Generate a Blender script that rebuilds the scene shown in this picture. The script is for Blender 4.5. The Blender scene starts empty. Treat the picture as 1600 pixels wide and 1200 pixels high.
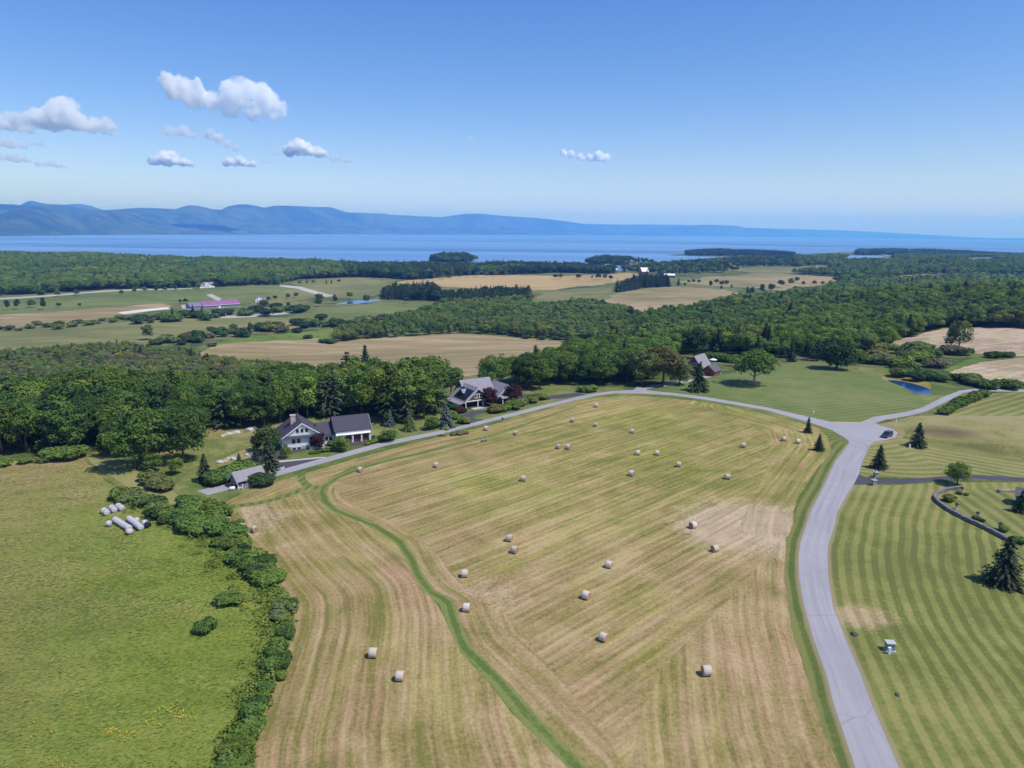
import bpy, bmesh, math, random
import numpy as np
from mathutils import Vector, Matrix
from mathutils.geometry import delaunay_2d_cdt
random.seed(7); rng = np.random.default_rng(7)
R = math.radians
scene = bpy.context.scene
COL = scene.collection

# ------------------------------------------------------------------ camera
F = 1110.0
PITCH, ROLL, CZ = R(12.3), R(0.645), 60.0
CM = Matrix.Rotation(math.pi/2-PITCH, 3, 'X') @ Matrix.Rotation(ROLL, 3, 'Z')
CMn = np.array(CM)
cam = bpy.data.cameras.new('camera'); co = bpy.data.objects.new('camera', cam); COL.objects.link(co)
co.matrix_world = Matrix.Translation((0, 0, CZ)) @ CM.to_4x4()
cam.sensor_width = 36; cam.lens = F/1600*36; cam.clip_start = 1; cam.clip_end = 90000
scene.camera = co

def rays(uv):
    uv = np.atleast_2d(np.asarray(uv, float))
    d = np.stack([(uv[:, 0]-800)/F, -(uv[:, 1]-600)/F, -np.ones(len(uv))], 1)
    return d @ CMn.T
def project(p):
    q = (np.atleast_2d(p)-np.array([0, 0, CZ])) @ CMn
    return 800+F*q[:, 0]/-q[:, 2], 600-F*q[:, 1]/-q[:, 2], -q[:, 2]

# ------------------------------------------------------------------ terrain
def sm(t):
    t = np.clip(t, 0, 1); return t*t*(3-2*t)
def ga(x, y, cx, cy, sx, sy): return np.exp(-((x-cx)/sx)**2-((y-cy)/sy)**2)
SH_U = [-400, 0, 200, 300, 560, 700, 800, 900, 935, 975, 1020, 1060, 1160, 1240, 1330, 1450, 1700, 2100]
SH_Y = [2150, 2100, 2000, 1850, 1720, 1720, 1760, 1780, 1700, 1800, 2000, 2100, 2500, 2750, 2800, 3300, 3600, 3700]
LAKE = -45.0
def shore(x, y): return np.interp(800+F*x/np.maximum(y, 50), SH_U, SH_Y)
def H(x, y):
    x = np.asarray(x, float); y = np.asarray(y, float)
    s = y-0.45*x
    h = -38*sm((s-230)/420)
    far = sm((y-320)/400)
    h = h+24*ga(x, y, 430, 720, 230, 200)+13*ga(x, y, -1300, 1650, 700, 350)+5*ga(x, y, 250, 1040, 110, 110)
    h = h+16*ga(x, y, 1500, 2100, 700, 600)
    h = h+far*(1.6*np.sin(x/97+1.3)*np.sin(y/131)+1.1*np.sin(x/41+y/67))
    h = h+(1-far)*0.5*np.sin(x/60+.4)*np.sin(y/75)
    land = -16*sm((y-shore(x, y))/260)
    isl = 14*ga(x, y, 335, 2250, 95, 70)+15*ga(x, y, 1000, 3230, 280, 130)+15*ga(x, y, 1980, 3650, 420, 200)+15*ga(x, y, -195, 2330, 70, 60)
    return h+land*(1-np.clip(isl/10, 0, 1))+np.where(y > 1500, isl*.35, 0)*sm((y-1500)/400)
T = np.geomspace(25, 9000, 900)
def unproj(uv, extra=0.0):
    d = rays(uv); P = d[:, None, :]*T[None, :, None]+np.array([0, 0, CZ])
    below = P[..., 2] < H(P[..., 0], P[..., 1])+extra
    below[:, -1] = True
    i = np.argmax(below, 1); i = np.maximum(i, 1)
    lo, hi = T[i-1].copy(), T[i].copy()
    for _ in range(18):
        m = (lo+hi)/2; q = d*m[:, None]+np.array([0, 0, CZ])
        b = q[:, 2] < H(q[:, 0], q[:, 1])+extra
        hi = np.where(b, m, hi); lo = np.where(b, lo, m)
    return d*hi[:, None]+np.array([0, 0, CZ])
def gp(u, v, extra=0.0):
    p = unproj([(u, v)], extra)[0]; return Vector((p[0], p[1], float(H(p[0], p[1]))))
def pxm(p): return project([tuple(p)])[2][0]/F            # metres per photo pixel at p

# ------------------------------------------------------------------ helpers
def tag(o, label=None, cat=None, group=None, kind=None):
    if label: o['label'] = label
    if cat: o['category'] = cat
    if group: o['group'] = group
    if kind: o['kind'] = kind
    return o
def empty(name, loc, rz=0, s=1, label=None, cat=None, group=None):
    o = bpy.data.objects.new(name, None); COL.objects.link(o)
    o.location = loc; o.rotation_euler = (0, 0, rz)
    o.scale = (s, s, s) if not hasattr(s, '__len__') else s
    o.empty_display_size = .3
    return tag(o, label, cat, group)
def npmesh(name, V, Fc, mat, smooth=False):
    V = np.asarray(V, np.float32); Fc = np.asarray(Fc, np.int32); n = Fc.shape[1]
    me = bpy.data.meshes.new(name)
    me.vertices.add(len(V)); me.vertices.foreach_set('co', V.ravel())
    me.loops.add(Fc.size); me.loops.foreach_set('vertex_index', Fc.ravel())
    me.polygons.add(len(Fc)); me.polygons.foreach_set('loop_start', np.arange(len(Fc), dtype=np.int32)*n)
    if smooth: me.polygons.foreach_set('use_smooth', np.ones(len(Fc), bool))
    me.update(calc_edges=True)
    for m in (mat if isinstance(mat, (list, tuple)) else [mat]): me.materials.append(m)
    return me
def fattr(me, name, vals, dom='POINT'):
    a = me.attributes.new(name, 'FLOAT', dom); a.data.foreach_set('value', np.asarray(vals, np.float32))
def link(name, me, parent=None):
    o = bpy.data.objects.new(name, me); COL.objects.link(o); o.parent = parent; return o
class MB:
    def __init__(s): s.v = []; s.f = []; s.mi = []; s.m = 0
    def add(s, vs, fs):
        b = len(s.v); s.v += [tuple(p) for p in vs]
        for f in fs: s.f.append([i+b for i in f]); s.mi.append(s.m)
    def box(s, x0, x1, y0, y1, z0, z1, M=None):
        vs = [Vector(p) for p in ((x0, y0, z0), (x1, y0, z0), (x1, y1, z0), (x0, y1, z0), (x0, y0, z1), (x1, y0, z1), (x1, y1, z1), (x0, y1, z1))]
        if M: vs = [M @ p for p in vs]
        s.add(vs, [(0, 3, 2, 1), (4, 5, 6, 7), (0, 1, 5, 4), (1, 2, 6, 5), (2, 3, 7, 6), (3, 0, 4, 7)]); return s
    def prism(s, poly, axis, a0, a1):
        n = len(poly); mk = (lambda p, a: (a, p[0], p[1])) if axis == 'x' else (lambda p, a: (p[0], a, p[1])) if axis == 'y' else (lambda p, a: (p[0], p[1], a))
        s.add([mk(p, a0) for p in poly]+[mk(p, a1) for p in poly],
              [tuple(range(n))[::-1], tuple(range(n, 2*n))]+[(i, (i+1) % n, n+(i+1) % n, n+i) for i in range(n)]); return s
    def tube(s, p0, p1, r0, r1, n=8):
        p0, p1 = Vector(p0), Vector(p1); d = (p1-p0).normalized()
        a = d.orthogonal().normalized(); b = d.cross(a)
        vs = []
        for p, r in ((p0, r0), (p1, r1)):
            vs += [p+(a*math.cos(2*math.pi*i/n)+b*math.sin(2*math.pi*i/n))*r for i in range(n)]
        s.add(vs, [(i, (i+1) % n, n+(i+1) % n, n+i) for i in range(n)]+[tuple(range(n))[::-1], tuple(range(n, 2*n))]); return s
    def lathe(s, prof, n=12, M=None):
        vs = []; fs = []
        for r, z in prof: vs += [Vector((r*math.cos(2*math.pi*i/n), r*math.sin(2*math.pi*i/n), z)) for i in range(n)]
        for k in range(len(prof)-1):
            fs += [(k*n+i, k*n+(i+1) % n, (k+1)*n+(i+1) % n, (k+1)*n+i) for i in range(n)]
        fs += [tuple(range(n))[::-1], tuple(range((len(prof)-1)*n, len(prof)*n))]
        if M: vs = [M @ p for p in vs]
        s.add(vs, fs); return s
    def mesh(s, name, mat, smooth=False, bevel=0):
        me = bpy.data.meshes.new(name); me.from_pydata(s.v, [], s.f)
        for m in (mat if isinstance(mat, (list, tuple)) else [mat]): me.materials.append(m)
        me.polygons.foreach_set('material_index', s.mi)
        bm = bmesh.new(); bm.from_mesh(me)
        bmesh.ops.recalc_face_normals(bm, faces=bm.faces)
        if bevel: bmesh.ops.bevel(bm, geom=bm.edges[:], offset=bevel, segments=2, affect='EDGES')
        bm.to_mesh(me); bm.free()
        if smooth: me.polygons.foreach_set('use_smooth', [True]*len(me.polygons))
        return me
    def obj(s, name, mat, parent=None, **k): return link(name, s.mesh(name, mat, **k), parent)

# ------------------------------------------------------------------ materials
class NT:
    def __init__(s, name):
        s.m = bpy.data.materials.new(name); s.m.use_nodes = True; s.t = s.m.node_tree; s.t.nodes.clear()
        s.out = s.n('ShaderNodeOutputMaterial')
    def n(s, t, **k):
        x = s.t.nodes.new(t)
        for a, b in k.items(): setattr(x, a, b)
        return x
    def l(s, a, b): s.t.links.new(a, b)
    def math(s, op, a, b=None, c=None):
        x = s.n('ShaderNodeMath', operation=op)
        for i, q in enumerate((a, b, c)):
            if q is None: continue
            if isinstance(q, (int, float)): x.inputs[i].default_value = q
            else: s.l(q, x.inputs[i])
        return x.outputs[0]
    def pos(s): return s.n('ShaderNodeTexCoord').outputs['Object']
    def noise(s, vec, scale, detail=3, rough=.55, stretch=None, dist=0):
        if stretch:
            mp = s.n('ShaderNodeMapping'); mp.inputs['Scale'].default_value = stretch; s.l(vec, mp.inputs[0]); vec = mp.outputs[0]
        x = s.n('ShaderNodeTexNoise'); s.l(vec, x.inputs['Vector'])
        x.inputs['Scale'].default_value = scale; x.inputs['Detail'].default_value = detail; x.inputs['Roughness'].default_value = rough
        x.inputs['Distortion'].default_value = dist
        return x.outputs[0]
    def ramp(s, fac, stops):
        x = s.n('ShaderNodeValToRGB'); s.l(fac, x.inputs[0]); e = x.color_ramp.elements
        while len(e) < len(stops): e.new(.5)
        for q, (p, c) in zip(e, stops): q.position = p; q.color = (*c, 1) if len(c) == 3 else c
        return x.outputs[0]
    def mix(s, fac, a, b, blend='MIX'):
        x = s.n('ShaderNodeMix', data_type='RGBA', blend_type=blend)
        for i, q in ((0, fac), (6, a), (7, b)):
            if isinstance(q, (int, float)): x.inputs[i].default_value = q
            elif isinstance(q, tuple): x.inputs[i].default_value = (*q, 1)
            else: s.l(q, x.inputs[i])
        return x.outputs[2]
    def attr(s, name, out='Fac', typ='GEOMETRY'):
        x = s.n('ShaderNodeAttribute', attribute_name=name, attribute_type=typ); return x.outputs[out]
    def bump(s, h, strength, dist):
        x = s.n('ShaderNodeBump'); x.inputs['Strength'].default_value = strength; x.inputs['Distance'].default_value = dist
        s.l(h, x.inputs['Height']); return x.outputs[0]
    def princ(s, col, rough=.9, spec=.2, normal=None, metal=0):
        x = s.n('ShaderNodeBsdfPrincipled')
        for nm, q in (('Base Color', col), ('Roughness', rough), ('Specular IOR Level', spec), ('Metallic', metal)):
            if isinstance(q, tuple): x.inputs[nm].default_value = (*q, 1)
            elif isinstance(q, (int, float)): x.inputs[nm].default_value = q
            else: s.l(q, x.inputs[nm])
        if normal is not None: s.l(normal, x.inputs['Normal'])
        s.l(x.outputs[0], s.out.inputs[0]); return s.m

def plain(name, col, var=.25, scale=1.5, rough=.75, spec=.3, stretch=None, bump=0):
    t = NT(name); p = t.pos(); n = t.noise(p, scale, 4, .6, stretch)
    c = t.ramp(n, [(.3, tuple(q*(1-var) for q in col)), (.7, tuple(q*(1+var) for q in col))])
    return t.princ(c, rough, spec, t.bump(n, .5, bump) if bump else None)

def ground(name, cols, wl=.5, wm=.3, wf=.4, sl=.012, smid=.11, sf=1.3, stripe=None, bump=.3, stretch=None, bare=None, lush=None, lo=.36, hi=.64, edge=None, green=None):
    """cols dark -> light; stripe = (period m, strength, sharpness) read along the mowing coordinate"""
    t = NT(name); p = t.pos()
    a = t.noise(p, sl, 4); b = t.noise(p, smid, 4, .6, stretch, .4); c = t.noise(p, sf, 5, .7)
    v = t.math('ADD', t.math('MULTIPLY', t.math('SUBTRACT', a, .5), wl*1.6), t.math('MULTIPLY', t.math('SUBTRACT', b, .5), wm*1.6))
    v = t.math('ADD', v, t.math('MULTIPLY', t.math('SUBTRACT', c, .5), wf*1.6))
    if stripe:
        per, k, sharp = stripe
        u = t.attr('swath'); w = t.attr('along')
        cb = t.n('ShaderNodeCombineXYZ'); t.l(u, cb.inputs[0]); t.l(w, cb.inputs[1])
        wob = t.noise(cb.outputs[0], .06, 2)
        if sharp > 0:        # regular mower lanes
            uu = t.math('ADD', u, t.math('MULTIPLY', wob, 1.0))
            st = t.math('SINE', t.math('MULTIPLY', uu, 2*math.pi/per))
            st = t.math('MULTIPLY', t.math('MAXIMUM', t.math('MINIMUM', t.math('MULTIPLY', st, sharp), 1), -1), .5)
            lane = t.noise(cb.outputs[0], 1.0, 2, .5, (.35, .02, 1))
            st = t.math('MULTIPLY', st, t.math('ADD', -.15, t.math('MULTIPLY', lane, 2.5)))
        else:                # irregular windrow streaks
            s1 = t.noise(cb.outputs[0], 1.0, 3, .6, (1/per, .025, 1), .15)
            s2 = t.noise(cb.outputs[0], 1.0, 3, .6, (3.6/per, .05, 1))
            reg = t.math('MULTIPLY', t.math('SINE', t.math('MULTIPLY', t.math('ADD', u, t.math('MULTIPLY', wob, 2.5)), 2*math.pi/(per*.9))), .10)
            st = t.math('ADD', t.math('ADD', t.math('MULTIPLY', t.math('SUBTRACT', s1, .5), 1.9), t.math('MULTIPLY', t.math('SUBTRACT', s2, .5), 1.0)), reg)
        v = t.math('ADD', v, t.math('MULTIPLY', st, k))
    f = t.math('ADD', v, .5)
    n = len(cols); col = t.ramp(f, [(lo+(hi-lo)*i/(n-1), q) for i, q in enumerate(cols)])
    if green:
        m = t.math('ADD', t.attr('green'), t.math('MULTIPLY', t.math('SUBTRACT', a, .5), 1.2)); m = t.math('ADD', m, t.math('MULTIPLY', t.math('SUBTRACT', s1, .5), .9))
        col = t.mix(t.ramp(m, [(.25, (0, 0, 0)), (.8, (1, 1, 1))]), col, t.ramp(f, [(lo+(hi-lo)*i/(len(green)-1), q) for i, q in enumerate(green)]))
    if stripe and stripe[2] == 0:
        h1 = t.noise(cb.outputs[0], 1.0, 3, .6, (.9/per, .03, 1)); h2 = t.noise(p, .035, 3, .6)
        hf = t.math('ADD', t.math('MULTIPLY', h1, .5), t.math('MULTIPLY', h2, .5))
        col = t.mix(1.0, col, t.ramp(hf, [(.36, (.92, 1.04, .72)), (.5, (1, 1, 1)), (.64, (1.07, .93, 1.08))]), 'MULTIPLY')
    if lush:
        m = t.math('ADD', t.attr('mark'), t.math('MULTIPLY', t.math('SUBTRACT', b, .5), .9))
        fac = t.ramp(m, [(.3, (0, 0, 0)), (.7, (1, 1, 1))])
        col = t.mix(fac, col, t.ramp(f, [(lo+(hi-lo)*i/(len(lush)-1), q) for i, q in enumerate(lush)]))
    if bare:
        m = t.math('ADD', t.attr('mark'), t.math('MULTIPLY', t.math('SUBTRACT', t.math('ADD', b, c), 1.0), .7))
        fac = t.ramp(m, [(.35, (0, 0, 0)), (.75, (1, 1, 1))])
        col = t.mix(fac, col, t.ramp(f, [(lo, tuple(q*.66 for q in bare)), (.5, tuple(q*.92 for q in bare)), (hi, tuple(q*1.12 for q in bare))]))
    if edge:
        q = t.math('ADD', t.attr('swath'), t.math('MULTIPLY', t.math('SUBTRACT', c, .5), 1.5)); fac = t.ramp(t.math('MULTIPLY', q, 1.0), [(.15, (1, 1, 1)), (.85, (0, 0, 0))])
        col = t.mix(t.math('MULTIPLY', fac, .8), col, edge)
    return t.princ(col, .95, .08, t.bump(c, .6, bump))

def foliage():
    t = NT('foliage')
    oi = t.n('ShaderNodeObjectInfo')
    base = t.mix(t.attr('far', 'Fac', 'INSTANCER'), oi.outputs['Color'], t.attr('tcol', 'Color', 'INSTANCER'))
    k = t.attr('tint')
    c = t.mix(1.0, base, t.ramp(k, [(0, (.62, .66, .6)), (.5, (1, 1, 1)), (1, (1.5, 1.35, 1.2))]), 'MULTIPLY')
    d = t.n('ShaderNodeBsdfDiffuse'); tr = t.n('ShaderNodeBsdfTranslucent'); mx = t.n('ShaderNodeMixShader'); mx.inputs[0].default_value = .22
    t.l(c, d.inputs[0]); t.l(t.mix(1.0, c, (1.1, 1.25, .5), 'MULTIPLY'), tr.inputs[0]); t.l(d.outputs[0], mx.inputs[1]); t.l(tr.outputs[0], mx.inputs[2]); t.l(mx.outputs[0], t.out.inputs[0])
    return t.m
M = {}
M['leaf'] = foliage()
M['bark'] = plain('bark', (.13, .10, .075), .35, 6, .95, .05, (1, 1, .3), .05)
M['palebark'] = plain('pale_bark', (.38, .34, .30), .3, 5, .9, .05)
G = {}
G['scrub'] = ground('rough_grass', [(.06, .09, .027), (.10, .135, .04), (.15, .165, .055), (.21, .19, .08)], .6, .6, .4, bump=.5)
G['meadow'] = ground('meadow_grass_ground', [(.18, .175, .055), (.26, .24, .078), (.31, .27, .10), (.36, .29, .14)], .5, .5, .5, .014, .16, 1.5, bump=.6, stretch=(.7, 1.3, 1),
                     lush=[(.10, .155, .03), (.15, .215, .038), (.195, .25, .05), (.25, .27, .07)])
G['hay'] = ground('mown_hay', [(.185, .165, .05), (.265, .207, .08), (.325, .243, .108), (.385, .282, .14), (.45, .335, .178)], .45, .34, .46, .011, .12, 1.9, stripe=(1.8, .42, 0), bump=.25, bare=(.50, .385, .24), lo=.31, hi=.69, green=[(.155, .165, .042), (.225, .212, .06), (.285, .245, .08), (.345, .28, .11), (.44, .345, .155)])
G['haygreen'] = G['hay']
G['path'] = ground('mown_path_grass', [(.11, .15, .038), (.15, .195, .05), (.205, .23, .07)], .3, .3, .5, stripe=(1.9, .25, 2))
G['lawn'] = ground('striped_lawn', [(.13, .145, .04), (.175, .192, .052), (.225, .228, .068), (.29, .26, .095)], .55, .4, .42, .014, .12, 1.6, stripe=(2.25, .20, 2.2), bump=.15, bare=(.42, .32, .17), lo=.3, hi=.7, edge=(.30, .24, .15))
G['lawnfar'] = ground('striped_lawn_upper', [(.135, .155, .045), (.19, .20, .06), (.24, .232, .08), (.29, .262, .11)], .4, .3, .3, stripe=(3.4, .22, 1.5), bump=.15, lo=.3, hi=.7)
G['green'] = ground('green_lawn', [(.10, .145, .042), (.13, .175, .052), (.165, .20, .064), (.21, .22, .085)], .5, .35, .35, stripe=(3.2, .14, 1.5), bump=.2, lo=.3, hi=.72)
G['yard'] = ground('house_lawn', [(.085, .125, .032), (.13, .165, .045), (.18, .20, .06), (.27, .235, .10)], .5, .45, .35, bump=.25)
G['verge'] = ground('verge_grass', [(.10, .13, .034), (.145, .17, .046), (.20, .20, .065)], .35, .3, .4, stripe=(2.2, .3, 1.5), bump=.25, edge=(.29, .235, .15))
G['yellow'] = ground('tall_yellow_grass', [(.14, .14, .045), (.215, .205, .065), (.27, .25, .09), (.32, .28, .13)], .6, .4, .4, .02, bump=.5, bare=(.20, .15, .085))
G['straw'] = ground('straw_field', [(.20, .185, .075), (.275, .225, .105), (.33, .255, .14), (.39, .30, .175)], .5, .5, .2, .006, .05, .4, stretch=(.25, 1.2, 1))
G['tan'] = ground('tan_hay_field', [(.22, .19, .08), (.29, .225, .11), (.335, .25, .135), (.40, .31, .18)], .5, .6, .2, .006, .06, .4, stretch=(.18, 1.3, 1))
G['orange'] = ground('ripe_grain_field', [(.34, .245, .105), (.42, .30, .14), (.46, .33, .165)], .5, .5, .2, .005, .05, .4, stretch=(.2, 1.2, 1))
G['bare'] = ground('harvested_stubble', [(.33, .255, .165), (.43, .335, .22), (.50, .40, .28)], .45, .5, .25, .01, .12, .8, stripe=(5, .45, 0))
G['pale'] = ground('pale_pasture', [(.15, .16, .06), (.20, .20, .075), (.25, .225, .095)], .6, .5, .2, .006, .04, .3, stretch=(.4, 1.2, 1))
G['pgreen'] = ground('green_pasture', [(.115, .15, .045), (.15, .18, .055), (.19, .205, .075)], .6, .5, .2, .006, .04, .3, stretch=(.4, 1.2, 1))
G['bright'] = ground('bright_green_weeds', [(.10, .16, .03), (.14, .20, .04), (.18, .225, .06)], .5, .5, .3, .01, .08)
G['floor'] = ground('forest_floor', [(.02, .03, .012), (.035, .05, .018), (.06, .07, .025)], .5, .5, .4)
def asphalt(name, c0, edge, var=.1):
    t = NT(name); p = t.pos()
    n = t.noise(p, .25, 5, .6); g = t.noise(p, 9, 3, .7); u = t.attr('swath')
    v = t.math('ADD', t.math('MULTIPLY', n, .7), t.math('MULTIPLY', g, .3))
    c = t.ramp(v, [(.3, tuple(q*(1-var) for q in c0)), (.7, tuple(q*(1+var) for q in c0))])
    cb = t.n('ShaderNodeCombineXYZ'); t.l(u, cb.inputs[0]); t.l(t.attr('along'), cb.inputs[1])
    st = t.noise(cb.outputs[0], 1.0, 4, .65, (1.1, .035, 1)); pt = t.noise(p, .06, 3, .5)
    c = t.mix(t.ramp(st, [(.38, (.0, .0, .0)), (.7, (.85, .85, .85))]), c, edge)
    c = t.mix(t.ramp(pt, [(.45, (0, 0, 0)), (.62, (.3, .3, .3))]), c, tuple(q*1.12 for q in c0))
    v = t.n('ShaderNodeTexVoronoi', feature='DISTANCE_TO_EDGE'); wv = t.n('ShaderNodeVectorMath', operation='ADD'); t.l(p, wv.inputs[0]); t.l(t.n('ShaderNodeTexNoise').outputs[1], wv.inputs[1]); t.l(wv.outputs[0], v.inputs['Vector']); v.inputs['Scale'].default_value = .035
    c = t.mix(t.ramp(v.outputs[0], [(.0012, (.35, .35, .35)), (.0028, (0, 0, 0))]), c, (.16, .15, .16))
    return t.princ(c, .85, .25, t.bump(g, .3, .02))
G['road'] = asphalt('grey_asphalt', (.36, .343, .36), (.265, .252, .265), .08)
G['drive'] = asphalt('fresh_black_asphalt', (.062, .058, .075), (.10, .095, .11), .18)
G['gravel'] = ground('pale_gravel', [(.34, .31, .27), (.44, .41, .37), (.52, .49, .45)], .4, .4, .4)
G['sand'] = ground('white_sand', [(.60, .57, .50), (.70, .67, .60)], .4, .4, .3)
G['algae'] = ground('ochre_pond_weed', [(.22, .17, .05), (.29, .225, .07), (.34, .27, .10)], .5, .5, .3)
G['kerb'] = ground('pale_concrete', [(.45, .43, .40), (.55, .52, .48)], .4, .4, .3)
def water(name, c0, c1, rough, bands=False):
    t = NT(name); p = t.pos()
    if bands:
        n = t.noise(p, 1, 4, .55, (.00011, .0011, 1), .8); n2 = t.noise(p, 1, 3, .5, (.0005, .007, 1))
        f = t.math('ADD', t.math('MULTIPLY', n, .75), t.math('MULTIPLY', n2, .25))
        col = t.ramp(f, [(.36, c0), (.62, c1)]); ro = t.math('ADD', rough-.12, t.math('MULTIPLY', f, .3))
        w = t.noise(p, .03, 5, .65, (.5, 1, 1)); nb = t.bump(w, .45, 6)
        return t.princ(col, ro, .35, nb)
    w = t.noise(p, .7, 4, .6); return t.princ(t.ramp(t.noise(p, .05, 3), [(.4, c0), (.6, c1)]), rough, .5, t.bump(w, .15, .1))
G['pond'] = water('pond_water', (.012, .05, .15), (.02, .075, .2), .12)
G['lake'] = water('lake_water', (.07, .17, .36), (.20, .34, .56), .42, True)
G['hill'] = ground('wooded_hillside', [(.025, .05, .018), (.045, .075, .026), (.07, .10, .04), (.10, .125, .05)], .5, .5, .3, .0006, .004, .02, bump=8)

# ------------------------------------------------------------------ ground regions (outlines read on the terrain)
def dens(poly, smooth, jit, seed=0):
    P = unproj(poly)[:, :2]
    n = len(P); out = []
    r = np.random.default_rng(seed+n)
    for i in range(n):
        a, b = P[i], P[(i+1) % n]
        p0, p3 = P[i-1], P[(i+2) % n]
        L = np.linalg.norm(b-a); d = max(20, np.hypot(*((a+b)/2)))
        k = int(np.clip(math.ceil(L/max(1.5, d*.012)), 1, 24))
        for j in range(k):
            t = j/k
            if smooth:
                m0 = (b-p0)/2; m1 = (p3-a)/2
                l0 = np.linalg.norm(m0)+1e-9; l1 = np.linalg.norm(m1)+1e-9
                m0 = m0*min(1, L/l0*1.0); m1 = m1*min(1, L/l1*1.0)
                t2, t3 = t*t, t*t*t
                q = (2*t3-3*t2+1)*a+(t3-2*t2+t)*m0+(-2*t3+3*t2)*b+(t3-t2)*m1
            else: q = a+(b-a)*t
            if jit: q = q+r.normal(0, 1, 2)*jit*min(1, L/4)*(d/150)
            out.append(q)
    return np.array(out)
ROADL = [(1360, 1260), (1337, 1200), (1303, 1100), (1290, 1050), (1272, 1000), (1257, 950), (1248, 900), (1248, 870), (1250, 850), (1260, 820), (1266, 800), (1282, 770), (1294, 745), (1306, 720), (1326, 694)]
ROADR = [(1430, 1260), (1405, 1200), (1362, 1100), (1343, 1050), (1322, 1000), (1302, 950), (1294, 900), (1293, 870), (1294, 850), (1304, 820), (1308, 800), (1325, 770), (1341, 745), (1347, 720), (1360, 695)]
ROAD = ROADL+[(1327, 690), (1320, 684), (1300, 672), (1267, 660.5), (1200, 641.5), (1150, 632.5), (1100, 624.2), (1050, 617.8), (1000, 614.8), (960, 614.6), (930, 618.5), (900, 625.3), (850, 637.5), (800, 650.5), (700, 675.5), (600, 697), (500, 725), (425, 746), (367, 763), (325, 773.5), (308, 767), (367, 752.5), (425, 737.5), (500, 717), (600, 690), (700, 670.5), (800, 645), (850, 632.5), (900, 620.5), (930, 614.3), (960, 610.8), (990, 609.3), (996, 604), (1003, 604), (1012, 609.8), (1050, 613.6), (1100, 619.8), (1150, 628), (1200, 636.8), (1260, 650.5), (1300, 659.3), (1325, 661), (1347, 660), (1365, 651.5), (1415, 643.5), (1440, 637), (1472, 621), (1500, 610), (1525, 606.8), (1600, 608.7), (1750, 611), (1750, 615.5), (1600, 612.4), (1525, 611), (1505, 614), (1480, 627), (1450, 641.5), (1425, 648.7), (1385, 655.5), (1367, 661), (1375, 665), (1392, 669.5), (1403, 676), (1400, 683), (1385, 687.3), (1368, 689)]+ROADR[::-1]
PATHL = [(895, 1260), (888, 1200), (800, 1115), (770, 1075), (720, 1020), (701, 980), (683, 944), (664, 925), (645, 897), (632, 870), (615, 845), (575, 820), (540, 807), (512, 795), (500, 782), (498, 770), (502, 759), (520, 744), (548, 731), (600, 718.5), (650, 708), (700, 695.5), (750, 683.5), (800, 668.5), (850, 651), (900, 634)]
PATHR = [(900, 636), (850, 654), (800, 672), (750, 687), (700, 699), (650, 712), (600, 723), (570, 732), (532, 747), (512, 761), (509, 770), (514, 782), (530, 795), (560, 807), (592, 820), (632, 845), (649, 870), (661, 897), (680, 922), (709, 938), (718, 970), (735, 1010), (790, 1062), (840, 1120), (918, 1200), (950, 1260)]
FIELDR = [(1340, 1260), (1290, 1150), (1258, 1050), (1235, 980), (1225, 900), (1228, 840), (1245, 780), (1275, 735), (1298, 702), (1280, 670), (1240, 659)]
FIELDT = [(1150, 637), (1080, 625.5), (1000, 618.5), (935, 622), (870, 636), (800, 655.5), (740, 671), (640, 694), (560, 716), (470, 741), (400, 763), (352, 784)]
FIELDL = [(352, 784), (365, 812), (385, 845), (420, 895), (462, 945), (458, 985), (440, 1035), (418, 1100), (395, 1165), (380, 1260)]
RIGHTLAWN = ROADR+[(1335, 758), (1400, 758), (1480, 753), (1600, 754), (1850, 775), (2000, 1260)]
def polyw(px): return unproj(px)[:, :2]
def pdist(P, L):
    """distance to a polyline and the way along it"""
    best = np.full(len(P), 1e9); al = np.zeros(len(P)); acc = 0
    for a, b in zip(L[:-1], L[1:]):
        d = b-a; l2 = d@d+1e-9; l = math.sqrt(l2)
        t = np.clip(((P-a)@d)/l2, 0, 1); q = a+t[:, None]*d; e = np.hypot(*(P-q).T)
        m = e < best; best = np.where(m, e, best); al = np.where(m, acc+t*l, al); acc += l
    return best, al
def ulines(p0, p1):
    a, b = polyw([p0, p1]); d = (b-a)/np.linalg.norm(b-a); n = np.array([-d[1], d[0]])
    return lambda P: (P@n, P@d)
def udist(px): 
    L = polyw(px); return lambda P: pdist(P, L)
UL = {'B': ulines((825, 865), (1087, 755)), 'R': udist(ROADR), 'FR': udist(FIELDR[:6]), 'FL': udist(FIELDL), 'PR': udist(PATHR[::-1][:22]), 'FT': udist(FIELDT),
      'RL': udist(ROADL), 'G': ulines((1500, 760), (1600, 830)), 'U': ulines((1500, 640), (1590, 614)), 'A': udist([(1360, 695), (1368, 691), (1385, 690), (1410, 684), (1425, 690), (1480, 700), (1600, 720)]),
      'BR': ulines((1490, 590), (1600, 570)), 'N': ulines((1100, 640), (1300, 620)), 'RT': udist([(1000, 612), (1100, 620), (1200, 637), (1300, 659)]), 'HX': udist([(1225, 840), (1228, 800), (1245, 780), (1275, 735), (1298, 702), (1280, 670), (1240, 659), (1150, 637)])}
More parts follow.
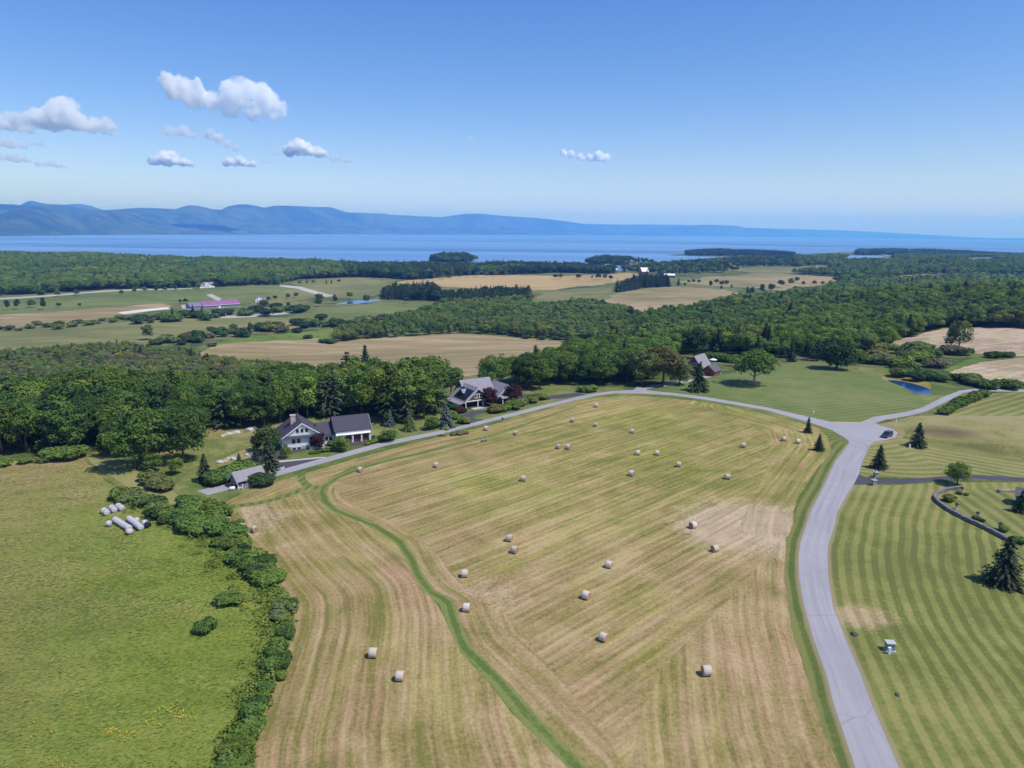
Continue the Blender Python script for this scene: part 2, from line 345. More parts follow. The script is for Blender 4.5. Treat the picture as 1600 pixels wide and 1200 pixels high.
# object name, material, lanes, outline, smooth, ragged edge
REG = [
 ('pasture', 'pgreen', None, [(-100, 470), (0, 463), (100, 456), (200, 452), (320, 449), (450, 445), (470, 452), (440, 472), (380, 474), (280, 474), (230, 478), (180, 482), (0, 492), (-100, 496)], 0, .4),
 ('straw_field', 'tan', None, [(-100, 497), (0, 491), (100, 486), (185, 480), (255, 473), (266, 480), (200, 492), (130, 502), (0, 514), (-100, 520)], 0, .4),
 ('sand_arena', 'sand', None, [(184, 488), (262, 480), (266, 483), (192, 491)], 0, 0),
 ('pasture', 'pale', None, [(-100, 521), (0, 515), (130, 503), (200, 503), (270, 499), (340, 496), (420, 496), (500, 499), (490, 508), (430, 515), (330, 521), (220, 534), (120, 536), (0, 552), (-100, 560)], 1, .4),
 ('straw_field', 'straw', None, [(330, 518), (400, 507), (520, 500), (560, 497), (600, 493), (600, 500), (520, 507), (430, 515), (350, 521)], 0, .4),
 ('pasture', 'pgreen', None, [(450, 495), (520, 481), (600, 474), (660, 471), (692, 477), (645, 492), (600, 498), (520, 503), (470, 501)], 1, .4),
 ('pasture', 'pale', None, [(450, 441), (500, 435), (560, 433), (600, 440), (612, 446), (600, 458), (560, 467), (500, 464), (440, 472), (400, 476), (400, 462), (470, 452)], 0, .4),
 ('grass_bank', 'bright', None, [(325, 548), (345, 535), (400, 525), (470, 519), (545, 514), (540, 524), (505, 529), (420, 535), (340, 542)], 1, .4),
 ('hay_field_beyond', 'tan', None, [(310, 558), (322, 545), (340, 538), (420, 533), (505, 529), (510, 537), (560, 531), (640, 526), (720, 522), (800, 527), (868, 532), (900, 545), (860, 560), (800, 575), (720, 590), (640, 605), (580, 605), (520, 595), (440, 580), (380, 570)], 1, .3),
 ('grain_field', 'orange', None, [(620, 441), (700, 433), (800, 430), (900, 431), (985, 426), (995, 434), (960, 441), (910, 447), (860, 453), (760, 451), (680, 447)], 1, .3),
 ('pasture', 'pale', None, [(820, 473), (850, 458), (930, 449), (985, 446), (960, 458), (940, 474), (900, 480), (850, 482)], 0, .3),
 ('straw_field', 'straw', None, [(930, 484), (950, 465), (1000, 453), (1040, 449), (1120, 452), (1160, 458), (1180, 465), (1140, 476), (1100, 482), (1030, 486), (980, 488)], 1, .3),
 ('straw_field', 'straw', None, [(1060, 441), (1120, 432), (1200, 427), (1335, 435), (1300, 441), (1335, 448), (1260, 457), (1180, 450), (1110, 446)], 1, .3),
 ('pasture', 'pale', None, [(1120, 420), (1290, 414), (1320, 425), (1180, 427)], 0, .3),
 ('pasture', 'pgreen', None, [(1322, 399), (1400, 399), (1396, 410), (1320, 410)], 0, .3),
 ('pasture', 'pgreen', None, [(1505, 403), (1560, 402), (1552, 411), (1505, 411)], 0, .3),
 ('straw_field', 'straw', None, [(1390, 436), (1440, 428), (1485, 429), (1505, 436), (1410, 442)], 0, .3),
 ('stubble_field', 'bare', 'BR', [(1385, 535), (1440, 521), (1475, 513), (1520, 511), (1600, 514), (1720, 516), (1720, 562), (1600, 557), (1545, 554), (1500, 549), (1450, 547)], 0, .15),
 ('stubble_field', 'bare', 'BR', [(1482, 581), (1530, 566), (1600, 559), (1720, 563), (1720, 604), (1600, 600), (1540, 598)], 0, .15),
 ('grass_bank', 'bright', None, [(1475, 578), (1510, 562), (1545, 555), (1600, 557), (1530, 565), (1484, 580)], 0, .15),
 ('clearing', 'straw', None, [(940, 527), (985, 513), (1005, 515), (978, 530)], 0, .2),
 ('track', 'gravel', None, [(437, 444.5), (470, 448), (522, 462), (510, 464.5), (464, 451), (437, 447.5)], 0, 0),
 ('track', 'gravel', None, [(-80, 468.5), (100, 459.2), (300, 450), (300, 451.6), (100, 461.2), (-80, 471)], 0, 0),
 ('track', 'gravel', None, [(283, 477), (300, 474), (310, 481), (296, 484), (285, 482)], 0, 0),
 ('track', 'gravel', None, [(345, 494), (386, 492), (430, 488.5), (455, 487.5), (454, 490), (400, 495), (346, 497)], 0, 0),
 ('track', 'gravel', None, [(322, 461), (330, 459), (347, 467), (340, 470)], 0, 0),
 ('far_pond', 'pond', None, [(523, 474.5), (545, 470), (592, 468), (594, 470.5), (560, 474)], 0, 0),
 ('house_lawn', 'yard', None, [(140, 712), (200, 690), (300, 680), (350, 660), (430, 640), (610, 640), (690, 620), (760, 600), (880, 604), (960, 604), (1000, 612), (1090, 622), (1200, 642), (1270, 662), (1306, 700), (1200, 760), (360, 815), (330, 800), (270, 785), (240, 785), (200, 770), (160, 745)], 0, .1),
 ('grass_slope', 'yellow', None, [(335, 722), (400, 694), (432, 688), (432, 704), (400, 711), (345, 730)], 0, .1),
 ('mown_lane', 'lawnfar', None, [(138, 716), (175, 716), (250, 755), (280, 776), (292, 800), (255, 787), (190, 755)], 1, .1),
 ('meadow', 'meadow', None, [(-400, 735), (-60, 722), (60, 719), (130, 714), (150, 740), (200, 775), (250, 790), (330, 800)]+FIELDL[1:]+[(380, 1260), (-500, 1260)], 0, .15),
 ('pond_bank', 'yard', None, [(1340, 575), (1400, 575), (1480, 600), (1500, 608), (1470, 622), (1440, 634), (1380, 600)], 1, .1),
 ('green_lawn', 'green', 'N', [(1012, 608), (1060, 598), (1100, 590), (1140, 584), (1190, 577), (1240, 566), (1290, 570), (1340, 577), (1378, 588), (1396, 604), (1440, 620), (1448, 631), (1415, 643), (1365, 651), (1347, 659.5), (1300, 659), (1200, 637), (1100, 620)], 0, .05),
 ('pond_weed', 'algae', None, [(1380, 588), (1412, 587), (1445, 595), (1454, 602), (1450, 609), (1412, 600), (1385, 596)], 1, 0),
 ('pond', 'pond', None, [(1385, 594), (1412, 596), (1436, 602), (1452, 608), (1455, 615), (1435, 616), (1417, 608), (1400, 600)], 1, 0),
 ('upper_lawn', 'lawnfar', 'U', [(1490, 618), (1600, 612), (1750, 612), (1750, 651), (1470, 651), (1480, 640)], 0, 0),
 ('tall_grass', 'yellow', None, [(1372, 664), (1425, 650), (1470, 649), (1600, 650), (1750, 650), (1750, 738), (1600, 718), (1500, 699), (1440, 691), (1420, 684), (1405, 672)], 0, .05),
 ('striped_lawn', 'lawnfar', 'A', [(1335, 744), (1350, 715), (1362, 690), (1385, 689), (1405, 684), (1440, 690), (1500, 699), (1600, 718), (1750, 737), (1750, 760), (1600, 750), (1475, 748), (1345, 745)], 0, 0),
 ('striped_lawn', 'lawn', 'R', RIGHTLAWN, 0, 0),
 ('garden_lawn', 'lawnfar', 'G', [(1478, 768), (1500, 764), (1580, 765), (1640, 772), (1760, 830), (1700, 900), (1600, 845), (1550, 832), (1510, 812), (1485, 795), (1466, 780)], 0, 0),
 ('verge', 'verge', 'RL', FIELDR+[(1267, 660.5), (1300, 672), (1320, 684), (1327, 692)]+ROADL[::-1], 0, .02),
 ('hay_field', 'haygreen', 'B', FIELDR+FIELDT+FIELDL, 0, .06),
 ('hay_field', 'haygreen', 'HX', [(1240, 659), (1150, 637), (1080, 625.5), (1060, 626), (1150, 652), (1200, 690), (1195, 740), (1170, 790), (1160, 830), (1228, 840), (1245, 780), (1275, 735), (1298, 702), (1280, 670)], 1, .05),
 ('hay_field', 'hay', 'FR', [(975, 1260), (1000, 1120), (1035, 1040), (1090, 985), (1150, 925), (1205, 860), (1228, 838)]+FIELDR[:5][::-1], 0, .07),
 ('hay_field', 'hay', 'PR', PATHR[::-1][:18]+[(560, 738), (600, 760), (640, 800), (690, 860), (725, 900), (775, 950), (830, 1010), (900, 1080), (985, 1180), (1010, 1260)][::-1][0:0]+[(520, 760), (545, 785), (590, 805), (650, 835), (685, 870), (715, 905), (745, 930), (790, 960), (830, 1010), (900, 1090), (960, 1170), (1000, 1260)], 0, .05),
 ('hay_field', 'hay', 'FL', PATHL[:16]+[(478, 766), (440, 779), (350, 793)]+FIELDL[1:], 0, .05),
 ('hay_field', 'haygreen', 'FT', [(352, 784), (400, 763), (470, 741), (560, 716), (640, 694), (740, 671), (800, 655.5), (870, 636), (935, 622), (1000, 618.5), (930, 632), (850, 654), (750, 685), (650, 711), (560, 731), (520, 745), (503, 762), (440, 779), (352, 795)], 0, .05),
 ('mown_path', 'path', 'PR', PATHL+PATHR, 0, .04),
 ('mown_path', 'path', 'PR', [(467, 740), (466, 750), (474, 760), (490, 765), (506, 766), (506, 759.5), (490, 758.5), (481, 752), (477, 745), (478, 736)], 1, .03),
 ('mown_path', 'path', 'PR', [(350, 790), (400, 784), (440, 775), (475, 760.5), (480, 765), (440, 780), (400, 789), (350, 796)], 1, .03),
 ('bare_verge', 'bare', None, [(1300, 659), (1345, 659.7), (1367, 650.5), (1367, 652.5), (1347, 661), (1300, 661)], 0, 0),
 ('bare_verge', 'straw', None, [(1367, 661), (1392, 666), (1412, 673), (1411, 683), (1390, 690), (1362, 694), (1368, 688), (1404, 679)], 1, .02),
 ('driveway', 'drive', None, [(330, 737), (350, 728), (400, 712), (430, 705), (480, 695), (520, 684), (545, 684), (575, 690), (570, 696), (540, 697), (505, 697), (470, 706), (430, 715), (400, 723), (365, 735), (340, 739)], 0, 0),
 ('driveway_edge', 'kerb', None, [(405, 727), (431, 720.5), (500, 714.2), (510, 714), (506, 716.5), (431, 723.5), (405, 731)], 0, 0),
 ('driveway', 'drive', None, [(395, 731), (431, 723), (508, 715.2), (462, 728), (440, 735), (425, 731), (400, 739)], 0, 0),
 ('driveway', 'drive', None, [(728, 664), (716, 656), (717, 650), (730, 645.5), (742, 642), (758, 641), (760, 644), (745, 647.5), (739, 651), (742, 654.3), (756, 655.3)], 1, 0),
 ('driveway', 'drive', None, [(808, 616), (834, 616), (838, 620), (880, 616), (905, 613), (915, 617), (880, 622), (840, 625), (812, 625)], 0, 0),
 ('driveway', 'gravel', None, [(1003, 606), (1020, 601), (1060, 596), (1085, 592), (1108, 584), (1128, 583), (1112, 589), (1088, 595), (1060, 600), (1010, 608)], 0, 0),
 ('road', 'road', 'RL', ROAD, 0, 0),
 ('driveway', 'drive', None, [(1334, 757), (1342, 741), (1352, 745), (1375, 748.2), (1425, 748), (1475, 744), (1525, 742), (1600, 746), (1800, 757), (1800, 766), (1600, 752.5), (1525, 748), (1475, 750.5), (1425, 755.3), (1375, 756)], 0, 0),
]
WPOLY = []
for i, r in enumerate(REG): WPOLY.append(dens(r[3], r[4], r[5], i))
def inside(P, poly):
    x, y = P[:, 0], P[:, 1]; c = np.zeros(len(P), bool)
    lo, hi = poly.min(0), poly.max(0); sel = np.where((x >= lo[0]) & (x <= hi[0]) & (y >= lo[1]) & (y <= hi[1]))[0]
    if not len(sel): return c
    px, py = x[sel], y[sel]; cc = np.zeros(len(sel), bool); q = poly[-1]
    for p in poly:
        if p[1] != q[1]:
            m = ((p[1] > py) != (q[1] > py)) & (px < (q[0]-p[0])*(py-p[1])/(q[1]-p[1])+p[0])
            cc ^= m
        q = p
    c[sel] = cc; return c
def build_ground():
    ys = np.geomspace(42, 4600, 215); ts = np.linspace(-1.0, 1.0, 78)
    pts = [np.stack([np.full(len(ts), 1.0)*y*ts+y*.006*((k % 2)*2-1), np.full(len(ts), y)], 1) for k, y in enumerate(ys)]
    ex = [(x, y) for x in (-7000, -4000, -1500, -500, -150, 0, 150, 500, 1500, 4000, 7000) for y in (-800, -200, 20)]
    ex += [(s*x, y) for s in (-1, 1) for x, y in ((7000, 300), (7000, 1000), (7000, 2500), (7000, 4700), (3000, 300), (3000, 1000), (1200, 300), (600, 100), (600, 300), (1200, 700))]
    P = np.concatenate(pts+[np.array(ex, float)])
    V = [Vector(p) for p in P]; E = []
    for poly in WPOLY:
        b = len(V); n = len(poly); V += [Vector(p) for p in poly]; E += [(b+i, b+(i+1) % n) for i in range(n)]
    vo, _, fo, *_ = delaunay_2d_cdt(V, E, [], 0, 1e-4, False)
    vo = np.array([tuple(v) for v in vo]); fo = np.array([f for f in fo if len(f) == 3])
    cen = vo[fo].mean(1); own = np.full(len(fo), -1)
    for i, poly in enumerate(WPOLY): own[inside(cen, poly)] = i
    z = H(vo[:, 0], vo[:, 1])
    # flat water for the ponds
    for i, r in enumerate(REG):
        if r[1] in ('pond',):
            idx = np.unique(fo[own == i]);
            if len(idx): z[idx] = np.median(z[idx])
    objs = {}
    for i in range(-1, len(REG)):
        f = fo[own == i]
        if not len(f): continue
        idx, inv = np.unique(f, return_inverse=True); f = inv.reshape(f.shape)
        p = np.column_stack([vo[idx], z[idx]])
        a, b, c = p[f[:, 0]], p[f[:, 1]], p[f[:, 2]]
        flip = ((b-a)[:, 0]*(c-a)[:, 1]-(b-a)[:, 1]*(c-a)[:, 0]) < 0
        f[flip] = f[flip][:, ::-1]
        name, mat, lane = ('ground', 'scrub', None) if i < 0 else REG[i][:3]
        u, w = UL[lane](p[:, :2]) if lane else (np.zeros(len(p)), np.zeros(len(p)))
        mark = np.zeros(len(p)); green = np.zeros(len(p))
        if mat == 'meadow':
            d, _ = pdist(p[:, :2], polyw(FIELDL+[(390, 1250)])); mark = 1-np.clip(d/70, 0, 1)*.95
        if name == 'hay_field':
            green = sm((p[:, 1]-95)/70)*sm((p[:, 0]+60)/70)*.85+.22*ga(p[:, 0], p[:, 1], 38, 95, 14, 40)
            q = gp(1165, 822); mark = 1.25*ga(p[:, 0], p[:, 1], q.x+2, q.y, 17, 14)
            q = gp(400, 815); mark += .7*ga(p[:, 0], p[:, 1], q.x, q.y, 9, 12)
            q = gp(775, 930); mark += .5*ga(p[:, 0], p[:, 1], q.x, q.y, 8, 9)
        if name == 'striped_lawn' and mat == 'lawn':
            q = gp(1345, 965); mark = 1.0*ga(p[:, 0], p[:, 1], q.x, q.y, 6.5, 4)
        if mat == 'yellow' and name == 'tall_grass':
            q = gp(1475, 674); mark = .9*ga(p[:, 0], p[:, 1], q.x, q.y, 12, 9)
        objs.setdefault(name, []).append((p, f, u, w, mark, green, G[mat]))
    for name, L in objs.items():
        Vs, Fs, mats, mi, us, ws, ms, gs = [], [], [], [], [], [], [], []; b = 0
        for p, f, u, w, mk, gr, m in L:
            if m not in mats: mats.append(m)
            Vs.append(p); Fs.append(f+b); b += len(p); mi += [mats.index(m)]*len(f); us.append(u); ws.append(w); ms.append(mk); gs.append(gr)
        me = npmesh(name, np.concatenate(Vs), np.concatenate(Fs), mats)
        me.polygons.foreach_set('material_index', np.array(mi, np.int32))
        for nm, q in (('swath', us), ('along', ws), ('mark', ms), ('green', gs)): fattr(me, nm, np.concatenate(q))
        tag(link(name, me), kind='structure')
build_ground()
OPEN = [WPOLY[i] for i, r in enumerate(REG) if r[0] not in ('house_lawn',)]
def is_open(P):
    c = np.zeros(len(P), bool)
    for q in OPEN: c |= inside(P, q)
    return c

# ------------------------------------------------------------------ lake and far hills
RE = 6.37e6
def polar(rs, th, zf):
    Rr, Th = np.meshgrid(rs, th, indexing='ij'); X = Rr*np.sin(Th); Y = Rr*np.cos(Th); Z = zf(X, Y, Rr, Th)
    V = np.stack([X, Y, Z], -1).reshape(-1, 3); n, m = Rr.shape
    i = np.arange((n-1)*m).reshape(n-1, m)[:, :-1].ravel()
    return V, np.stack([i, i+1, i+m+1, i+m], 1)[:, ::-1]
V, Fc = polar(np.geomspace(1300, 44000, 60), np.linspace(R(-56), R(56), 90), lambda X, Y, r, t: LAKE-r*r/(2*RE))
tag(link('lake', npmesh('lake', V, Fc, G['lake'], True)), kind='structure')
def vh(u): return 349+u*18/1600
def vnoise(x, y, seed):
    r = np.random.default_rng(seed); tab = r.random((64, 64)); xi, yi = np.floor(x).astype(int), np.floor(y).astype(int)
    fx, fy = sm(x-xi), sm(y-yi); g = lambda a, b: tab[a % 64, b % 64]
    return (g(xi, yi)*(1-fx)+g(xi+1, yi)*fx)*(1-fy)+(g(xi, yi+1)*(1-fx)+g(xi+1, yi+1)*fx)*fy
def fbm(x, y, seed, o=5): return sum(vnoise(x*2**k, y*2**k, seed+k)*.5**k for k in range(o))/2
RS_U, RS_D = [-300, 0, 400, 800, 1100, 1300, 1900], [7000, 7600, 10500, 16500, 22000, 26500, 33000]
RA = [(-300, 345), (-60, 338), (0, 335), (20, 328), (35, 325), (60, 328), (90, 332), (110, 336), (130, 334), (150, 330), (170, 328.5), (190, 330), (210, 336), (225, 345), (260, 350), (330, 351), (420, 352), (600, 356), (800, 360), (1000, 364), (1300, 372)]
RB = [(-300, 330), (-60, 325), (0, 319), (20, 319.5), (45, 322), (70, 320.5), (90, 319.5), (110, 322), (130, 326), (160, 329), (200, 326), (220, 325), (250, 326), (275, 327), (286, 323), (297, 321), (310, 322), (330, 327), (345, 328), (355, 323), (370, 320), (385, 319.5), (400, 322), (412, 325), (425, 322), (440, 321.5), (480, 323), (515, 324), (528, 328), (540, 332), (600, 334), (610, 336), (640, 337), (660, 339), (690, 339), (710, 336), (728, 334), (745, 334), (780, 337), (810, 339), (830, 340), (860, 343), (890, 347), (910, 350), (930, 350.5), (960, 352), (1000, 355), (1040, 355), (1070, 354), (1085, 351.5), (1100, 351), (1130, 352), (1150, 353), (1165, 357), (1200, 357), (1230, 360), (1260, 364), (1300, 371), (1500, 380)]
RC = [(-300, 330), (0, 324), (30, 322), (45, 314.5), (52, 313.5), (62, 316.5), (75, 319), (100, 320), (122, 318.5), (140, 321), (160, 328), (300, 335), (640, 338.5), (668, 338), (690, 343), (860, 345), (900, 349.5), (970, 351), (1000, 350.5), (1060, 351), (1120, 354), (1200, 357), (1300, 359.5), (1380, 363), (1450, 367), (1520, 371), (1600, 373.5), (1900, 376)]
def hz(X, Y, r, th):
    u = 800+F*np.tan(th)/math.cos(PITCH)
    rs = np.interp(u, RS_U, RS_D); base = -r*r/(2*RE)+LAKE
    n = fbm(X/1300+40, Y/1300+40, 11); n2 = fbm(X/3000+40, Y/3000+40, 23)
    z = base-30+32*sm((r-rs)/250)+28*n*sm((r-rs)/700)
    for prof, off, w0, w1 in ((RA, 1500, 900, 1500), (RB, 3800, 1500, 2200), (RC, 9500, 2500, 3000)):
        r0 = rs+off+500*(n2-.5); v = np.interp(u, *zip(*prof)); d = r*np.cos(th)
        top = CZ+(vh(u)-v)/F*(rs+off)*np.cos(th)*math.cos(PITCH)**2
        dd = (r-r0); k = np.exp(-(dd/np.where(dd < 0, w0, w1))**2)
        hgt = (top-base)*k*(1-.62*(1-k)*(n*2-.5)*2)
        z = np.maximum(z, base-30+hgt+30*k+(n-.5)*25*(1-k)*k*4)
    return z
V, Fc = polar(np.concatenate([np.linspace(6500, 30000, 170), np.linspace(30400, 46000, 50)]), np.linspace(R(-50), R(46), 520), hz)
tag(link('hills', npmesh('hills', V, Fc, G['hill'], True)), kind='structure')

# ------------------------------------------------------------------ trees
def quads(C, N, S, asp=1.0, r=None, up=None):
    n = len(C); N = N/np.linalg.norm(N, axis=1, keepdims=True)
    a = np.cross(N, r.normal(0, 1, (n, 3)) if up is None else up); a /= np.linalg.norm(a, axis=1, keepdims=True)+1e-9
    b = np.cross(N, a); S = np.asarray(S)[:, None]; A, B = a*S*.5, b*S*.5*asp
    V = np.stack([C-A-B, C+A-B*.6, C+A*.75+B, C-A*.8+B*.9], 1).reshape(-1, 3)
    return V, np.arange(4*n).reshape(n, 4)
def unit(r, n):
    v = r.normal(0, 1, (n, 3)); return v/np.linalg.norm(v, axis=1, keepdims=True)
def crown_mesh(name, seed, Rx=4.6, Rz=4.6, zc=7.4, ncl=22, cl=(.30, .46), leaf=.62, nl=95, low=-.55, lean=.0):
    r = np.random.default_rng(seed); C = []; N = []; T = []
    d = unit(r, ncl*3); d = d[d[:, 2] > low][:ncl]
    for k, q in enumerate(d):
        rad = r.uniform(*cl)*Rx; f = r.uniform(.55, .86)
        c = np.array([q[0]*Rx*f, q[1]*Rx*f, zc+q[2]*Rz*f]); c[0] += lean*(c[2]-zc)
        m = int(nl*(rad/(.38*Rx))**2); e = unit(r, m); e[:, 2] = np.abs(e[:, 2])*np.where(r.random(m) < .28, -1, 1)
        e /= np.linalg.norm(e, axis=1, keepdims=True)
        p = c+e*rad*r.uniform(.72, 1.08, (m, 1))*np.array([1.12, 1.12, .86])
        C.append(p); N.append(e*1.0+r.normal(0, .42, (m, 3))+[0, 0, .25]); T.append(np.clip(.5+r.normal(0, .17, m)+r.normal(0, .14), 0, 1))
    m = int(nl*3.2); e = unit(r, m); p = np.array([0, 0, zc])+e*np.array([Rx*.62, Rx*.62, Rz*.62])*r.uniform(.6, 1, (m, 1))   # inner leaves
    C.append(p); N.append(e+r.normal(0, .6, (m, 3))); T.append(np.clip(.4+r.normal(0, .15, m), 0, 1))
    C, N, T = np.concatenate(C), np.concatenate(N), np.concatenate(T)
    V, Fq = quads(C, N, leaf*r.uniform(.6, 1.35, len(C)), .8, r)
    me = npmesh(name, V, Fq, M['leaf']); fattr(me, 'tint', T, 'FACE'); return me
def conifer_mesh(name, seed, Ht=12.0, Rb=3.0, tiers=17, z0=.6, droop=.35, open_=.0, power=1.0, leaf=.62, per=13):
    r = np.random.default_rng(seed); C = []; N = []; S = []; T = []; U = []
    for k in range(tiers):
        t = (k+.2)/tiers; z = z0+(Ht-z0)*t; L = Rb*(1-t)**power+.18
        nb = max(5, int(per*(1-t*.55))); a0 = r.random()*6.28
        for j in range(nb):
            if r.random() < open_+.07: continue
            a = a0+j*6.283/nb+r.normal(0, .2); Lb = L*r.uniform(.58, 1.16); m = max(2, int(Lb/leaf*2.0)); tb = np.clip(.5+r.normal(0, .16), 0, 1)
            for i in range(m):
                f = (i+.6)/m; rr = Lb*f
                zz = z-droop*rr*(.5+.5*f)+r.normal(0, .07)
                C.append((math.cos(a)*rr, math.sin(a)*rr, zz)); s = leaf*(1.35-.55*f)*r.uniform(.8, 1.2)
                N.append((math.cos(a)*.45+r.normal(0, .3), math.sin(a)*.45+r.normal(0, .3), 1.0)); S.append(s); U.append((-math.sin(a), math.cos(a), 0)); T.append(np.clip(tb+r.normal(0, .12), 0, 1))
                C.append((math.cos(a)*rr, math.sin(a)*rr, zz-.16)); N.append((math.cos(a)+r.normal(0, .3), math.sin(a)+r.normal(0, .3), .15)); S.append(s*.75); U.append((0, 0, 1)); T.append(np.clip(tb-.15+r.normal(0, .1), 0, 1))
    C, N, S, T, U = map(np.array, (C, N, S, T, U))
    V, Fq = quads(C, N.astype(float), S, .72, r, U.astype(float)+r.normal(0, .25, U.shape))
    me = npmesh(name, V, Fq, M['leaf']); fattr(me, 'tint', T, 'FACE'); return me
def trunk_mesh(name, mat, h=6.5, r0=.26, limbs=5, seed=1, top=.5, spread=2.4):
    m = MB(); r = random.Random(seed); m.tube((0, 0, -.3), (0, 0, h*.5), r0*1.15, r0*.8, 7); m.tube((0, 0, h*.5), (r.uniform(-.3, .3), 0, h), r0*.8, r0*.4, 7)
    for i in range(limbs):
        a = i*6.28/max(limbs, 1)+r.uniform(-.4, .4); z = h*r.uniform(.42, .8)
        m.tube((0, 0, z), (math.cos(a)*spread*r.uniform(.7, 1.1), math.sin(a)*spread, z+h*r.uniform(.2, .45)), r0*.45, r0*.15, 5)
    return m.mesh(name, mat, smooth=True)
BROAD = [crown_mesh('crown', 100+i, *p, 30, (.22, .42), .43, 165, -.7) for i, p in enumerate([(4.6, 4.8, 6.9), (4.9, 4.5, 6.8), (4.1, 5.2, 6.8), (4.4, 4.9, 6.9), (3.8, 5.3, 6.6), (5.1, 4.7, 6.9)])]
FULL = [crown_mesh('crown', 115+i, 4.3, 5.6, 5.9, 30, (.26, .42), .55, 95, -.85) for i in range(3)]
SLIM = [crown_mesh('crown', 120+i, 2.9, 5.4, 6.6, 20, (.34, .55), .56, 60) for i in range(3)]
PINE = [conifer_mesh('crown', 140+i, 12, 3.4, 14, 1.4, .05, .2, .75, .6, 11) for i in range(3)]
SPRUCE = [conifer_mesh('crown', 150+i, 12, 3.7, 19, .3, .40, .03, .85, .66, 17) for i in range(3)]
BROADSPRUCE = [conifer_mesh('crown', 160+i, 12, 5.6, 17, .4, .36, .04, .8, .85, 19) for i in range(2)]
SHRUB = [crown_mesh('crown', 170+i, 1.25, .95, .9, 13, (.40, .62), .34, 46, -.25) for i in range(4)]
TR_B = [trunk_mesh('trunk', M['bark'], 6.5, .26, 5, i) for i in range(3)]; TR_S = trunk_mesh('trunk', M['bark'], 10.8, .2, 0, 9); TR_H = trunk_mesh('trunk', M['bark'], 1.2, .06, 3, 4, spread=.6)
TR_P = trunk_mesh('trunk', M['palebark'], 6.0, .3, 7, 21, spread=3.0)
KINDS = {'broad': ('broadleaf_tree', BROAD, TR_B, 12.0, 'tree'), 'full': ('broadleaf_tree', FULL, TR_B, 12.0, 'tree'), 'slim': ('broadleaf_tree', SLIM, TR_B, 12.0, 'tree'), 'pine': ('pine_tree', PINE, [TR_S], 12.2, 'pine tree'),
         'spruce': ('spruce_tree', SPRUCE, [TR_S], 12.2, 'spruce tree'), 'bspruce': ('spruce_tree', BROADSPRUCE, [TR_S], 12.2, 'spruce tree'), 'shrub': ('shrub', SHRUB, [TR_H], 1.9, 'shrub')}
def plant(kind, p, h, col, label, group=None, w=1.0, name=None, cat=None, trunk=None, crown=None, parts=True):
    nm, cr, tr, h0, c = KINDS[kind]; s = h/h0
    if not parts:
        o = link(name or nm, crown or random.choice(cr)); o.location = p; o.rotation_euler = (0, 0, random.random()*6.28); o.scale = (s*w, s*w, s); o.color = (*col, 1)
        return tag(o, label, cat or c, group)
    e = empty(name or nm, p, random.random()*6.28, (s*w, s*w, s), label, cat or c, group)
    link('trunk', trunk or random.choice(tr), e)
    o = link('crown', crown or random.choice(cr), e); o.color = (*col, 1); return e
GR = {'mid': (.112, .182, .044), 'dark': (.070, .122, .038), 'deep': (.050, .088, .037), 'light': (.155, .228, .05), 'yellow': (.215, .235, .05), 'olive': (.165, .205, .07), 'grey': (.175, .17, .105), 'pine': (.062, .098, .044), 'spruce': (.075, .098, .055), 'blue': (.15, .20, .19), 'purple': (.072, .032, .040), 'brown': (.15, .135, .055)}
def jit(c, a=.12):
    k = 1+random.uniform(-a, a); h = random.uniform(-a, a)*.6
    return (c[0]*k*(1+h), c[1]*k, c[2]*k*(1-h))

